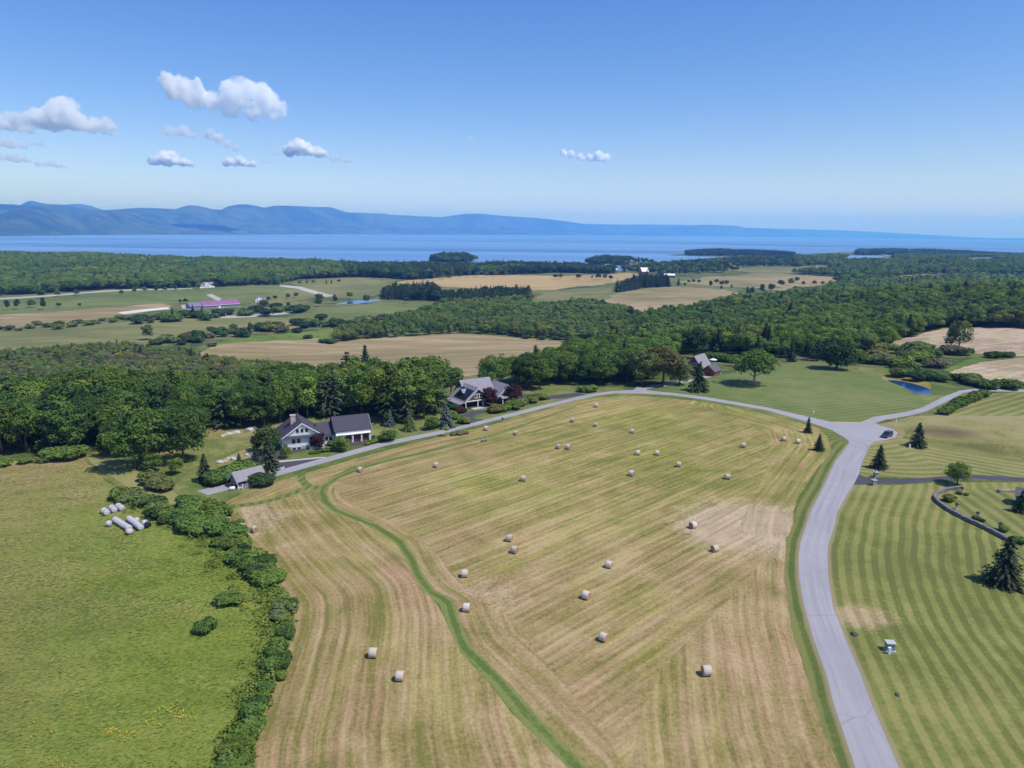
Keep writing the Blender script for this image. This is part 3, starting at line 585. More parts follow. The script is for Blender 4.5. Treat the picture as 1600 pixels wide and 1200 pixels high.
# woods: near edge (foot of the trees), far edge (tops of the trees), height range, spacing, mix, colours, where
WOODS = [
 ('in the tall front of the wood behind the uncut meadow', [(-120, 735), (0, 722), (60, 718), (130, 712), (185, 722), (250, 715), (320, 700), (330, 682), (365, 674), (400, 668), (440, 668)], [(-120, 615), (0, 600), (150, 592), (250, 588), (330, 585), (420, 580), (505, 590)], (10, 16), 6.8, dict(broad=.75, slim=.15, pine=.1), ('dark', 'mid', 'mid', 'dark', 'light')),
 ('in the young thicket behind the tall front of the left wood', [(-120, 655), (0, 642), (150, 634), (250, 630), (330, 627), (420, 622), (505, 632)], [(-120, 560), (0, 546), (100, 539), (200, 534), (300, 546), (340, 562), (420, 567), (500, 577), (515, 590)], (4.5, 10), 4.9, dict(broad=.45, slim=.45, pine=.07, spruce=.03), ('mid', 'olive', 'light', 'olive', 'grey', 'mid', 'yellow')),
 ('in the trees behind the grey-roofed white house', [(440, 668), (520, 652), (590, 655), (605, 664), (650, 660), (690, 650), (708, 628)], [(420, 566), (500, 576), (560, 572), (600, 580), (680, 572), (730, 574)], (10, 16), 6.6, dict(broad=.55, slim=.2, pine=.2, spruce=.05), ('dark', 'mid', 'mid', 'light', 'deep')),
 ('in the trees behind the brown shingled house', [(708, 628), (760, 612), (800, 606), (830, 611), (870, 607), (950, 602), (990, 600), (1008, 594), (1030, 588)], [(720, 576), (780, 564), (830, 550), (870, 545), (920, 540), (980, 540), (1040, 530)], (10, 16), 6.6, dict(broad=.8, slim=.15, pine=.05), ('dark', 'mid', 'mid', 'deep', 'yellow')),
 ('in the large wood on the right slope', [(875, 560), (960, 556), (1030, 575), (1060, 560), (1110, 552), (1180, 556), (1225, 560), (1290, 565), (1340, 560), (1385, 545), (1440, 522), (1480, 512), (1540, 514), (1720, 516)], [(940, 528), (1000, 500), (1000, 485), (1060, 480), (1120, 470), (1200, 462), (1260, 452), (1330, 440), (1400, 437), (1500, 431), (1600, 429), (1750, 427)], (7, 15), 6.8, dict(broad=.6, slim=.24, pine=.13, spruce=.03), ('dark', 'mid', 'mid', 'light', 'light', 'olive', 'dark')),
 ('in the hedge wood beyond the far hay field', [(508, 538), (560, 530), (640, 526), (720, 521), (800, 525), (870, 531), (940, 535), (1000, 512)], [(545, 505), (600, 497), (650, 484), (690, 474), (730, 458), (800, 456), (830, 474), (900, 470), (950, 472), (1005, 486)], (6, 12), 7.0, dict(broad=.65, slim=.25, pine=.1), ('dark', 'mid', 'light', 'olive', 'mid')),
 ('in the dark plantation beside the domed straw field', [(928, 462), (960, 458), (1000, 450), (1046, 448)], [(940, 444), (1000, 434), (1040, 432)], (11, 15), 6.5, dict(pine=.5, spruce=.5), ('deep', 'deep', 'pine')),
 ('in the clump left of the grain field', [(596, 468), (680, 470), (700, 480), (760, 478), (830, 476)], [(605, 450), (680, 446), (692, 458), (740, 454), (830, 453)], (10, 14), 8, dict(broad=.3, pine=.4, spruce=.3), ('deep', 'deep', 'dark')),
 ('in the lakeside wood at the left', [(-150, 464), (0, 462), (100, 457), (200, 453), (300, 449), (380, 447), (440, 445), (470, 436), (560, 433)], [(-150, 392), (0, 394), (100, 395), (150, 399), (200, 404), (240, 409), (300, 408), (360, 411), (420, 410), (520, 408)], (9, 16), 9.5, dict(broad=.85, slim=.05, pine=.1), ('dark', 'mid', 'mid', 'light', 'olive')),
 ('in the lakeside wood in the middle', [(540, 433), (640, 437), (700, 432), (800, 429), (900, 427), (960, 428)], [(520, 409), (600, 408), (680, 407), (740, 408), (800, 412), (900, 412), (945, 414)], (12, 17), 9.5, dict(broad=.7, pine=.3), ('dark', 'deep', 'mid')),
 ('in the woods by the bay', [(975, 428), (1040, 432), (1100, 428), (1200, 424), (1310, 430)], [(965, 418), (1040, 414), (1100, 414), (1150, 408), (1240, 404)], (9, 14), 20, dict(broad=.6, pine=.4), ('dark', 'deep', 'mid', 'olive')),
 ('in the woods at the right horizon', [(1240, 455), (1330, 446), (1400, 436), (1500, 432), (1750, 428)], [(1240, 408), (1330, 406), (1420, 400), (1500, 396), (1600, 391), (1750, 388)], (8, 14), 13, dict(broad=.8, pine=.2), ('dark', 'mid', 'mid', 'light', 'olive')),
 ('on the small wooded point', [(940, 413), (985, 412)], [(942, 404), (985, 404)], (10, 14), 9, dict(broad=.5, pine=.5), ('dark', 'deep')),
 ('on the long wooded point', [(1070, 399), (1240, 400)], [(1075, 389), (1240, 391)], (11, 16), 12, dict(broad=.6, pine=.4), ('dark', 'deep')),
 ('on the far right point', [(1335, 398), (1450, 400), (1700, 400)], [(1340, 390), (1450, 391), (1700, 388)], (12, 17), 13, dict(broad=.8, pine=.2), ('dark', 'deep', 'mid')),
 ('on the wooded knoll by the lake', [(672, 414), (738, 414)], [(678, 404), (735, 404)], (18, 22), 8, dict(broad=1), ('dark', 'mid')),
]
KEEP = []    # (x, y, r): places kept clear
cand = []
for place, near, far, (h0, h1), sp, mixk, tones in WOODS:
    A = polyw(near); B = unproj(far, (h0+h1)/2*.8)[:, :2]
    if 'lakeside' in place or 'horizon' in place or 'bay' in place: B = B*1.32
    if 'point' in place: B = B*1.03; A = A*.975
    poly = np.concatenate([A, B[::-1]])
    lo, hi = poly.min(0), poly.max(0)
    nx, ny = int((hi[0]-lo[0])/sp)+2, int((hi[1]-lo[1])/sp)+2
    gx, gy = np.meshgrid(np.arange(nx), np.arange(ny)); P = np.stack([lo[0]+(gx+.5*(gy % 2)).ravel()*sp, lo[1]+gy.ravel()*sp], 1)+rng.normal(0, sp*.24, (nx*ny, 2))
    ok = inside(P, poly) & ~is_open(P); P = P[ok]
    z = H(P[:, 0], P[:, 1]); ok = z > LAKE+1; P, z = P[ok], z[ok]
    nz = vnoise(P[:, 0]/45+300, P[:, 1]/45+300, 5)
    ks = list(mixk); pr = np.cumsum([mixk[k] for k in ks])
    for (x, y), zz, q in zip(P, z, nz):
        k = ks[min(int(np.searchsorted(pr, random.random()*pr[-1])), len(ks)-1)]
        h = h0+(h1-h0)*min(1, max(0, .2+.75*q*random.uniform(.6, 1.4)+random.uniform(-.15, .15)))
        if k in ('pine', 'spruce'): h *= random.uniform(1.0, 1.3); tn = random.choice(('pine', 'deep', 'spruce'))
        else: tn = tones[min(int(((q*.7+random.random()*.5)/1.2)*len(tones)), len(tones)-1)]
        cand.append([x, y, zz, k, h, tn, place])

# single trees that stand by themselves: u, v of the foot, height in photo pixels, width factor, kind, colour, label
SINGLE = [
 (1495, 757, 35, 1.35, 'broad', 'light', 'round bright green tree beside the black driveway near the stone wall'),
 (213, 733, 94, 1.05, 'broad', 'mid', 'huge broad green tree at the corner of the uncut meadow'),
 (287, 722, 80, 1.05, 'broad', 'dark', 'huge dark green tree right of the broadest one by the meadow corner'),
 (240, 736, 30, 1.15, 'broad', 'mid', 'small leafy tree on the lawn in front of the two huge trees'),
 (275, 741, 27, 1.2, 'broad', 'light', 'small round lollipop tree on the lawn with its shadow beneath'),
 (224, 724, 28, .95, 'broad', 'olive', 'small pale tree tucked under the huge meadow-corner tree'),
 (1178, 601, 57, 1.4, 'broad', 'mid', 'spreading tree with a pale trunk standing on the green lawn'),
 (1307, 576, 48, 1.5, 'full', 'deep', 'wide dark rounded pine at the back of the green lawn'),
 (1236, 565, 34, .95, 'spruce', 'spruce', 'narrow dark spruce at the back edge of the green lawn'),
 (1091, 611, 45, 1.0, 'bspruce', 'pine', 'bushy pine in front of the red house at the lawn corner'),
 (1373, 732, 39, .88, 'bspruce', 'spruce', 'dark spruce between the grey road and the black driveway'),
 (1433, 698, 39, .95, 'bspruce', 'spruce', 'spruce beside the tall yellow grass right of the parked car'),
 (1279, 704, 27, .85, 'bspruce', 'spruce', 'small spruce on the verge where the road bends'),
 (1262, 676, 25, 1.1, 'spruce', 'spruce', 'thin young spruce by the road opposite the green lawn'),
 (1568, 912, 80, 1.0, 'bspruce', 'spruce', 'big wide spruce at the right edge on the striped lawn'),
 (1594, 800, 36, .9, 'bspruce', 'deep', 'dark spruce hiding the blue shed at the right edge'),
 (1497, 551, 52, .95, 'broad', 'olive', 'tall ragged tree alone at the edge of the stubble field'),
 (1485, 550, 38, .8, 'slim', 'olive', 'shorter tree leaning against the tall ragged one at the stubble field'),
 (321, 752, 45, 1.25, 'spruce', 'spruce', 'dark spruce left of the small grey shed'),
 (400, 736, 46, .75, 'spruce', 'deep', 'slender dark spruce above the shed'),
 (421, 735, 55, 1.2, 'spruce', 'spruce', 'tallest spruce beside the fork of the black driveway'),
 (374, 727, 20, 1.2, 'spruce', 'spruce', 'smallest spruce standing on the edge of the black driveway'),
 (418, 708, 46, 1.15, 'full', 'dark', 'dark green tree at the left corner of the white house'),
 (401, 704, 28, .9, 'full', 'purple', 'dark purple tree behind the slender spruce'),
 (499, 700, 24, 1.35, 'full', 'purple', 'round dark red maple in front of the white house'),
 (534, 705, 24, 1.6, 'full', 'light', 'round light green tree between the house and the lane'),
 (447, 716, 24, .95, 'full', 'light', 'young sapling on the grass strip below the white house'),
 (608, 689, 20, 1.9, 'full', 'mid', 'low wide crab tree past the right end of the white house'),
 (584, 690, 12, .8, 'full', 'mid', 'small narrow tree against the right gable of the white house'),
 (640, 673, 30, .95, 'bspruce', 'olive', 'broad olive spruce on the lawn between the two houses'),
 (675, 671, 23, 1.4, 'full', 'mid', 'bushy round tree left of the large blue spruce'),
 (696, 668, 39, 1.45, 'spruce', 'blue', 'large silvery blue spruce beside the lane'),
 (609, 666, 27, 1.2, 'spruce', 'blue', 'smaller silvery blue spruce behind the white house gable'),
 (764, 635, 34, 1.05, 'full', 'purple', 'dark purple tree before the brown shingled house'),
 (801, 629, 31, 1.25, 'full', 'purple', 'wider purple tree at the right end of the brown house'),
 (749, 633, 19, 1.2, 'full', 'mid', 'green bushy tree at the porch corner of the brown house'),
 (1036, 602, 64, 1.35, 'broad', 'brown', 'large bronze-green oak at the road spur left of the red house'),
 (1062, 601, 44, 1.2, 'full', 'olive', 'olive tree between the bronze oak and the red house'),
 (1003, 602, 60, 1.1, 'broad', 'olive', 'feathery olive tree beside the road spur'),
 (783, 592, 46, .6, 'slim', 'grey', 'thin grey half-dead tree behind the brown house'),
 (768, 596, 40, 1.1, 'broad', 'yellow', 'yellow-green tree behind the brown shingled house'),
 (1143, 572, 12, 1.6, 'broad', 'mid', 'small round tree in the yard of the red house'),
 (1085, 560, 46, 1.4, 'broad', 'deep', 'dark rounded maple rising behind the red house'),
]
for u, v, hp, w, kind, tone, lab in SINGLE:
    p = gp(u, v); h = hp*pxm(p)*1.04; KEEP.append((p.x, p.y, h*.36*w))
    big = kind == 'broad' and h > 9
    kw = {}
    if 'round bright' in lab or 'lollipop' in lab: kw['crown'] = crown_mesh('crown', 301 if 'bright' in lab else 302, 4.7, 4.6, 7.0, 44, (.24, .34), .42, 150, -.95)
    if 'spreading' in lab: kw['crown'] = crown_mesh('crown', 303, 5.4, 4.6, 7.2, 40, (.2, .33), .5, 110, -.75); kw['trunk'] = TR_P
    if 'huge' in lab: kw['crown'] = crown_mesh('crown', 304+int(u), 4.9, 5.3, 6.6, 40, (.2, .36), .42, 150, -.8)
    if 'half-dead' in lab: kw['crown'] = crown_mesh('crown', 309, 2.4, 5.4, 6.6, 20, (.2, .4), .3, 40)
    if 'ragged' in lab: kw['crown'] = crown_mesh('crown', 310, 4.4, 4.9, 7.0, 26, (.16, .34), .5, 90, -.8)
    plant(kind, p, h, GR[tone], lab, None, w, **kw)

# lone trees far out in the fields: u, v of the foot, height px, kind
LONE = [(12, 485, 17, 'slim'), (28, 484, 18, 'slim'), (50, 481, 14, 'broad'), (68, 484, 19, 'slim'), (92, 481, 9, 'broad'), (125, 479, 6, 'broad'), (45, 513, 8, 'broad'), (232, 531, 25, 'broad'), (302, 497, 22, 'spruce'), (316, 496, 17, 'spruce'), (270, 497, 17, 'spruce'), (282, 474, 7, 'broad'), (290, 474, 8, 'broad'),
 (420, 471, 8, 'broad'), (430, 469, 8, 'broad'), (450, 467, 9, 'broad'), (463, 466, 10, 'broad'), (499, 473, 16, 'broad'), (524, 474, 14, 'slim'), (546, 467, 12, 'broad'), (573, 474, 15, 'broad'), (498, 479, 13, 'broad'), (451, 484, 13, 'slim'), (413, 485, 17, 'broad'), (391, 487, 9, 'broad'), (636, 474, 10, 'broad'), (688, 472, 10, 'spruce'),
 (392, 522, 20, 'slim'), (523, 512, 14, 'slim'), (867, 436, 8, 'broad'), (876, 436, 9, 'broad'), (904, 437, 10, 'broad'), (935, 437, 10, 'broad'), (945, 437, 10, 'broad'), (954, 438, 8, 'broad'), (925, 436, 6, 'slim'), (1060, 446, 13, 'spruce'), (1070, 449, 8, 'slim'), (1076, 443, 6, 'broad'), (1083, 443, 7, 'broad'), (1092, 443, 7, 'broad'), (1110, 450, 12, 'slim'), (1120, 444, 8, 'broad'), (1128, 448, 10, 'broad'), (1135, 446, 9, 'broad'), (1127, 453, 7, 'slim'), (1143, 451, 7, 'slim'),
 (1255, 446, 7, 'broad'), (1272, 446, 8, 'broad'), (1285, 446, 7, 'broad'), (1297, 445, 7, 'broad'), (1175, 465, 18, 'slim'), (1190, 460, 17, 'slim'), (1168, 462, 14, 'slim'), (1205, 456, 14, 'broad'), (1220, 449, 12, 'broad'), (1236, 446, 12, 'broad'), (1245, 441, 9, 'broad'),
 (632, 438, 10, 'broad'), (650, 437, 10, 'broad'), (664, 437, 9, 'broad'), (678, 436, 9, 'broad'), (692, 436, 10, 'broad'), (706, 434, 9, 'broad'), (720, 434, 9, 'broad'), (733, 433, 9, 'broad'), (746, 433, 8, 'broad'), (760, 433, 9, 'broad'), (775, 432, 8, 'broad'), (790, 432, 8, 'broad'), (468, 445, 6, 'broad'), (480, 444, 6, 'broad'), (490, 444, 7, 'broad'), (510, 443, 7, 'spruce'), (518, 443, 7, 'spruce'), (530, 442, 6, 'broad'),
 (190, 461, 8, 'broad'), (210, 458, 9, 'broad'), (226, 457, 9, 'broad'), (244, 456, 9, 'broad'), (258, 455, 8, 'broad'), (275, 454, 9, 'broad'), (296, 452, 9, 'broad'), (310, 452, 10, 'broad'), (336, 450, 9, 'broad'), (120, 462, 10, 'broad'), (90, 464, 12, 'broad'), (65, 466, 14, 'broad'),
 (827, 480, 26, 'slim'), (940, 490, 24, 'slim'), (985, 500, 22, 'slim')]
def where(u, v):
    if v < 440 and u < 860: return 'along the far edge of the grain field'
    if v < 470 and u < 360: return 'along the pale track below the lakeside wood'
    if u < 140: return 'on the pasture at the far left'
    if u < 345: return 'around the purple-roofed barn'
    if u < 475: return 'near the white farmhouse'
    if u < 720: return 'around the far pond'
    if u < 960: return 'on the golden rise left of the plantation'
    if u < 1150: return 'on the straw field right of the plantation'
    return 'on the pale fields below the right horizon'
for u, v, hp, kind in LONE:
    p = gp(u, v); h = hp*pxm(p); pl = where(u, v); kn = {'broad': 'round', 'slim': 'narrow', 'spruce': 'dark pointed'}[kind]
    plant(kind, p, h, jit(GR[random.choice(('dark', 'mid', 'deep', 'olive')) if kind != 'spruce' else 'deep']), f'small {kn} tree {pl}', f'{kn} trees {pl}', 1.15 if kind == 'broad' else .9, parts=False)

KA = np.array(KEEP)
FOOT = [(440, 715, 600, 660)]
def clear(x, y): return not len(KA) or np.all(np.hypot(KA[:, 0]-x, KA[:, 1]-y) > KA[:, 2]*.8)
BLOCK = []   # house footprints filled below: centre and radius
for u, v, r in ((470, 690, 15), (545, 685, 10), (505, 690, 8), (715, 632, 9), (760, 622, 11), (790, 622, 9), (1095, 580, 10), (1115, 575, 7), (340, 480, 26), (405, 471, 10), (322, 448, 12), (1125, 575, 9)):
    p = gp(u, v); BLOCK.append((p.x, p.y, r))
BA = np.array(BLOCK)
good = []
for c in cand:
    if clear(c[0], c[1]) and np.all(np.hypot(BA[:, 0]-c[0], BA[:, 1]-c[1]) > BA[:, 2]): good.append(c)
P = np.array([[c[0], c[1], c[2]+c[4]*.6] for c in good]); uu, vv, dd = project(P)
size = np.array([c[4] for c in good])/dd
order = np.argsort(-size); used = set(); nb = nc = 0
NB, NC = 300-sum(1 for s in SINGLE if s[4] in ('broad', 'slim', 'full'))-sum(1 for s in LONE if s[3] != 'spruce'), 150
for i in order:
    if not (-10 < uu[i] < 1610 and vv[i] < 1230): continue
    x, y, z, k, h, tn, place = good[i]
    if k in ('pine', 'spruce'):
        if nc >= NC: continue
        nc += 1; adj = 'dark evergreen'
    else:
        if nb >= NB: continue
        nb += 1; adj = {'dark': 'dark green', 'deep': 'very dark green', 'mid': 'mid green', 'light': 'light green', 'yellow': 'yellow-green', 'olive': 'olive green', 'grey': 'greyish green'}[tn]
    kw = 'pine' if k == 'pine' else 'spruce' if k == 'spruce' else 'slim leafy tree' if k == 'slim' else 'broad leafy tree'
    lab = f'{adj} {kw} {place}'
    plant(k, (x, y, z), h, jit(GR[tn], .2), lab, lab+' (one of several alike)', random.uniform(.8, 1.35)); used.add(i)
rest = [good[i] for i in range(len(good)) if i not in used]

# the rest of the woods is one mass of trees
protos = []
for me_list in (BROAD[:4], SLIM[:2], PINE[:2], SPRUCE[:1]): protos += me_list
def proto_obj(me):
    for o in bpy.data.objects:
        if o.data == me: return o
PO = [proto_obj(m) for m in protos]
def wood_mass(name, items, label):
    n = len(items); me = bpy.data.meshes.new(name); me.vertices.add(n)
    me.vertices.foreach_set('co', np.array([c[:3] for c in items], np.float32).ravel())
    idx = []; sc = []; rot = []; tc = []
    for x, y, z, k, h, tn, place in items:
        idx.append({'broad': random.randrange(4), 'slim': 4+random.randrange(2), 'pine': 6+random.randrange(2), 'spruce': 8}[k])
        s = h/12; d = math.hypot(x, y); w = random.uniform(.85, 1.4)
        if d > 800: s *= 1.18; w *= 1.1
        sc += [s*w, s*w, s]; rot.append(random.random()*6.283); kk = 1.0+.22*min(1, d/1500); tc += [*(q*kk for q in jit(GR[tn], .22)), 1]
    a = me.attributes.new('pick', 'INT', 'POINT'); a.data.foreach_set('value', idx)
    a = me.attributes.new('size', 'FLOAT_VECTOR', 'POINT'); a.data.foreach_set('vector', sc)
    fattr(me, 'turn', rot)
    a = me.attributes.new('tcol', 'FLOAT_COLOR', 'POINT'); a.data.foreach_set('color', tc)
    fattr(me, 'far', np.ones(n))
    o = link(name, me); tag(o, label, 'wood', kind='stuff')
    g = bpy.data.node_groups.new(name, 'GeometryNodeTree')
    g.interface.new_socket('Geometry', in_out='INPUT', socket_type='NodeSocketGeometry'); g.interface.new_socket('Geometry', in_out='OUTPUT', socket_type='NodeSocketGeometry')
    N = g.nodes.new; L = g.links.new
    gi, go = N('NodeGroupInput'), N('NodeGroupOutput'); ip = N('GeometryNodeInstanceOnPoints'); mp = N('GeometryNodeMeshToPoints'); jo = N('GeometryNodeGeometryToInstance')
    for q in reversed(PO):
        oi = N('GeometryNodeObjectInfo'); oi.transform_space = 'ORIGINAL'; oi.inputs['Object'].default_value = q; oi.inputs['As Instance'].default_value = True
        L(oi.outputs['Geometry'], jo.inputs[0])
    # joining keeps the list order: the last link comes first
    jn = N('GeometryNodeJoinGeometry')
    for nd in [x for x in g.nodes if x.bl_idname == 'GeometryNodeObjectInfo']: L(nd.outputs['Geometry'], jn.inputs[0])
    g.nodes.remove(jo)
    def at(nm, t):
        x = N('GeometryNodeInputNamedAttribute'); x.data_type = t; x.inputs[0].default_value = nm; return x.outputs[0]
    cb = N('ShaderNodeCombineXYZ'); L(at('turn', 'FLOAT'), cb.inputs[2]); er = N('FunctionNodeEulerToRotation'); L(cb.outputs[0], er.inputs[0])
    L(gi.outputs[0], mp.inputs[0]); L(mp.outputs[0], ip.inputs['Points']); L(jn.outputs[0], ip.inputs['Instance'])
    ip.inputs['Pick Instance'].default_value = True; L(at('pick', 'INT'), ip.inputs['Instance Index'])
    L(er.outputs[0], ip.inputs['Rotation']); L(at('size', 'FLOAT_VECTOR'), ip.inputs['Scale']); L(ip.outputs[0], go.inputs[0])
    md = o.modifiers.new('trees', 'NODES'); md.node_group = g
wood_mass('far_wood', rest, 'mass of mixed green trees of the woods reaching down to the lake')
print('trees', nb, nc, 'rest', len(rest))

# ------------------------------------------------------------------ shrubs
def shrub(u, v, hp, tone, label, group=None, w=1.2, **k):
    p = gp(u, v); return plant('shrub', p, hp*pxm(p), jit(GR[tone], .15), label, group, w, **k)
def along(pts, n, sx, sy):
    d = np.array(pts, float); L = np.r_[0, np.cumsum(np.hypot(*np.diff(d, axis=0).T))]
    for k in range(n):
        t = (k+random.random())/n*L[-1]; yield np.interp(t, L, d[:, 0])+random.gauss(0, sx), np.interp(t, L, d[:, 1])+random.gauss(0, sy)
for u, v in along([(190, 778), (215, 790), (245, 806), (280, 815), (310, 818), (335, 825)], 26, 9, 6):
    shrub(u, v, random.uniform(11, 19), random.choice(('dark', 'mid', 'light', 'olive')), 'dense green shrub in the thick hedge behind the wrapped bales', 'shrubs of the thick hedge behind the wrapped bales', 1.2)
for u, v in along([(285, 800), (315, 795), (345, 808), (340, 830), (320, 830), (300, 822)], 16, 6, 5):
    shrub(u, v, random.uniform(14, 22), random.choice(('mid', 'mid', 'light')), 'tall leafy shrub at the end of the lane by the hay field corner', 'tall shrubs at the hay field corner', 1.35)
for u, v in along([(345, 835), (368, 858), (390, 885), (412, 905), (428, 918)], 22, 8, 5):
    shrub(u, v, random.uniform(11, 19), random.choice(('dark', 'mid', 'mid', 'light', 'light')), 'green shrub on the upper stretch of the hay field edge', 'shrubs on the upper hay field edge', 1.4)
for u, v, h in ((447, 955, 20), (436, 968, 16), (455, 948, 14)): shrub(u, v, h*.85, 'olive', 'pale willow shrub bulging at the widest bend of the field edge', 'pale willow shrubs at the field edge bend', 1.4)
for u, v, h, tn in ((449, 996, 17, 'dark'), (434, 1026, 21, 'mid'), (441, 1040, 21, 'dark'), (426, 1048, 19, 'mid'), (431, 1008, 11, 'light'), (417, 1082, 15, 'mid'), (405, 1106, 18, 'dark'), (395, 1120, 20, 'mid'), (401, 1136, 18, 'light'), (388, 1154, 21, 'mid'), (377, 1174, 25, 'mid'), (363, 1186, 22, 'light'), (381, 1192, 22, 'mid'), (355, 1208, 26, 'mid'), (373, 1220, 28, 'light'), (440, 1060, 11, 'light'), (410, 1092, 12, 'light'), (392, 1142, 14, 'light')):
    shrub(u, v, h, tn, 'dark shrub on the lower stretch of the hay field edge', 'shrubs on the lower hay field edge', 1.15)
shrub(322, 986, 18, 'mid', 'lone dark bush out in the uncut meadow')
shrub(358, 942, 15, 'mid', 'low wide bush in the meadow just above the lone dark one', w=1.8)
for u, v, h in ((232, 752, 15), (240, 757, 17), (249, 762, 17), (258, 767, 15)): shrub(u, v, h, 'olive', 'olive bush in the short row on the lawn beside the lane', 'row of olive bushes on the lawn', 1.3)
for u, v, h in ((85, 718, 18), (100, 718, 22), (115, 716, 20), (5, 728, 12), (40, 724, 10), (70, 722, 10)): shrub(u, v, h, 'light', 'light green bush at the foot of the left wood', 'light green bushes at the wood foot', 1.4)
for u, v, h in ((340, 755, 20), (350, 751, 20), (360, 749, 19), (370, 746, 20), (380, 742, 20), (388, 738, 18), (395, 740, 16)): shrub(u, v, h, 'mid', 'leafy bush in the bank between the shed and the driveway', 'bushes in the bank above the shed', 1.35)
for u, v, h in ((405, 757, 17), (414, 758, 16), (399, 759, 14)): shrub(u, v, h, 'deep', 'dark bush beside the open end of the shed', 'dark bushes beside the shed', 1.4)
for u, v, h in ((488, 709, 4), (496, 708, 4), (505, 706, 5), (514, 705, 5), (522, 704, 5)): shrub(u, v, h, 'mid', 'low shrub edging the driveway below the white house', 'low shrubs edging the driveway', 1.6)
shrub(521, 696, 8, 'mid', 'clipped round ball bush beside the red maple', w=1.5)
for u, v, h in ((584, 692, 6), (592, 689, 6), (597, 686, 7), (575, 695, 4)): shrub(u, v, h, 'light', 'garden bush at the right gable of the white house', 'garden bushes at the right gable', 1.5)
for u, v in along([(765, 645), (790, 640), (812, 632), (832, 626), (855, 622)], 16, 2, 1): shrub(u, v, random.uniform(7, 11), random.choice(('mid', 'olive', 'brown', 'light')), 'bush in the planted strip before the brown house', 'bushes of the planted strip before the brown house', 1.6)
for u, v, h, tn in ((712, 640, 9, 'dark'), (722, 645, 7, 'purple'), (718, 643, 8, 'purple'), (706, 650, 9, 'olive'), (712, 655, 8, 'mid')): shrub(u, v, h, tn, 'bush below the porch of the brown house', 'bushes below the porch', 1.4)
shrub(726, 661, 9, 'yellow', 'golden yellow bush at the mouth of the brown house driveway', w=1.5)
for u, v, h in ((708, 680, 4), (718, 679, 5), (727, 678, 4)): shrub(u, v, h, 'grey', 'pale flowering bush at the lane side by the hay field', 'pale flowering bushes at the lane side', 1.8)
for u, v, h in ((915, 612, 10), (922, 612, 10)): shrub(u, v, h, 'light', 'bright green bush by the road left of the spur', 'bright bushes left of the road spur', 1.5)
for k, (u, v) in enumerate(along([(1474, 648), (1500, 634), (1538, 617)], 14, .5, .4)): shrub(u, v, random.uniform(8, 11), 'mid', 'bush of the straight hedge beside the upper striped lawn', 'bushes of the straight hedge', 1.3)
for u, v in along([(1395, 590), (1430, 588), (1470, 592), (1510, 600), (1550, 603), (1600, 606)], 20, 4, 2.5): shrub(u, v, random.uniform(8, 15), random.choice(('mid', 'dark', 'olive')), 'bush on the bank between pond and stubble field', 'bushes between pond and stubble field', 1.35)
for u, v in along([(1300, 590-15), (1345, 570), (1400, 562), (1450, 560), (1500, 558)], 44, 12, 12): 
    if not is_open(np.array([gp(u, v)[:2]]))[0]: shrub(u, v, random.uniform(9, 17), random.choice(('olive', 'light', 'yellow', 'mid', 'grey', 'olive')), 'scrubby bush in the rough ground behind the green lawn', 'bushes in the rough ground', 1.4)
for u, v, h in ((1546, 559, 8), (1553, 559, 9), (1560, 558, 9), (1567, 558, 8), (1575, 558, 9)): shrub(u, v, h, 'dark', 'dark bush in the short row between the two stubble fields', 'row of bushes between the stubble fields', 1.4)
for u, v in along([(1105, 562), (1145, 566)], 9, .5, .3): shrub(u, v, 11, 'mid', 'bush of the clipped hedge behind the red house', 'bushes of the clipped hedge', 1.3)
for u, v in along([(0, 515), (60, 512), (130, 506), (200, 500), (255, 500)], 20, 3, 2): shrub(u, v, random.uniform(3.5, 8), random.choice(('dark', 'mid', 'olive')), 'bush in the thin hedge below the far left tan field', 'bushes of the thin far left hedge', 1.5, parts=False)
for u, v in along([(205, 505), (250, 501), (290, 498), (335, 497), (420, 487), (480, 484)], 24, 3, 2.5): shrub(u, v, random.uniform(6, 11), random.choice(('dark', 'mid', 'deep')), 'bush in the belt below the purple-roofed barn', 'bushes of the belt below the barn', 1.5, parts=False)
for u, v in along([(240, 541), (300, 533), (350, 524), (420, 516), (500, 511), (560, 508), (600, 502)], 42, 4, 3.5): shrub(u, v, random.uniform(6, 12), random.choice(('dark', 'olive', 'grey', 'brown', 'deep')), 'brownish bush in the hedgerow beyond the bright green strip', 'bushes of the brownish hedgerow', 1.5, parts=False)
for u, v in ((481, 529), (332, 541), (505, 535), (518, 537), (511, 536), (330, 517), (365, 513), (846, 531), (822, 529), (867, 531)): shrub(u, v, 6, 'dark', 'single dot of a bush at the edge of the far hay field', 'dot bushes at the far hay field', 1.5, parts=False)

# ------------------------------------------------------------------ buildings
def shingle(name, col, var=.18):
    t = NT(name); p = t.pos(); n = t.noise(p, .8, 4, .6); br = t.noise(p, 5, 3, .6, (1, 1, 3))
    v = t.math('ADD', t.math('MULTIPLY', n, .5), t.math('MULTIPLY', br, .5))
    return t.princ(t.ramp(v, [(.3, tuple(q*(1-var) for q in col)), (.7, tuple(q*(1+var) for q in col))]), .8, .25, t.bump(br, .4, .03))
def siding(name, col, per=.2):
    t = NT(name); p = t.pos(); sp = t.n('ShaderNodeSeparateXYZ'); t.l(p, sp.inputs[0])
    w = t.math('FRACT', t.math('MULTIPLY', sp.outputs[2], 1/per)); n = t.noise(p, 1.2, 4)
    k = t.ramp(w, [(0, (.72, .72, .72)), (.14, (1, 1, 1))]); c = t.ramp(n, [(.3, tuple(q*.92 for q in col)), (.7, tuple(q*1.06 for q in col))])
    return t.princ(t.mix(1.0, c, k, 'MULTIPLY'), .7, .3, t.bump(w, .4, .02))
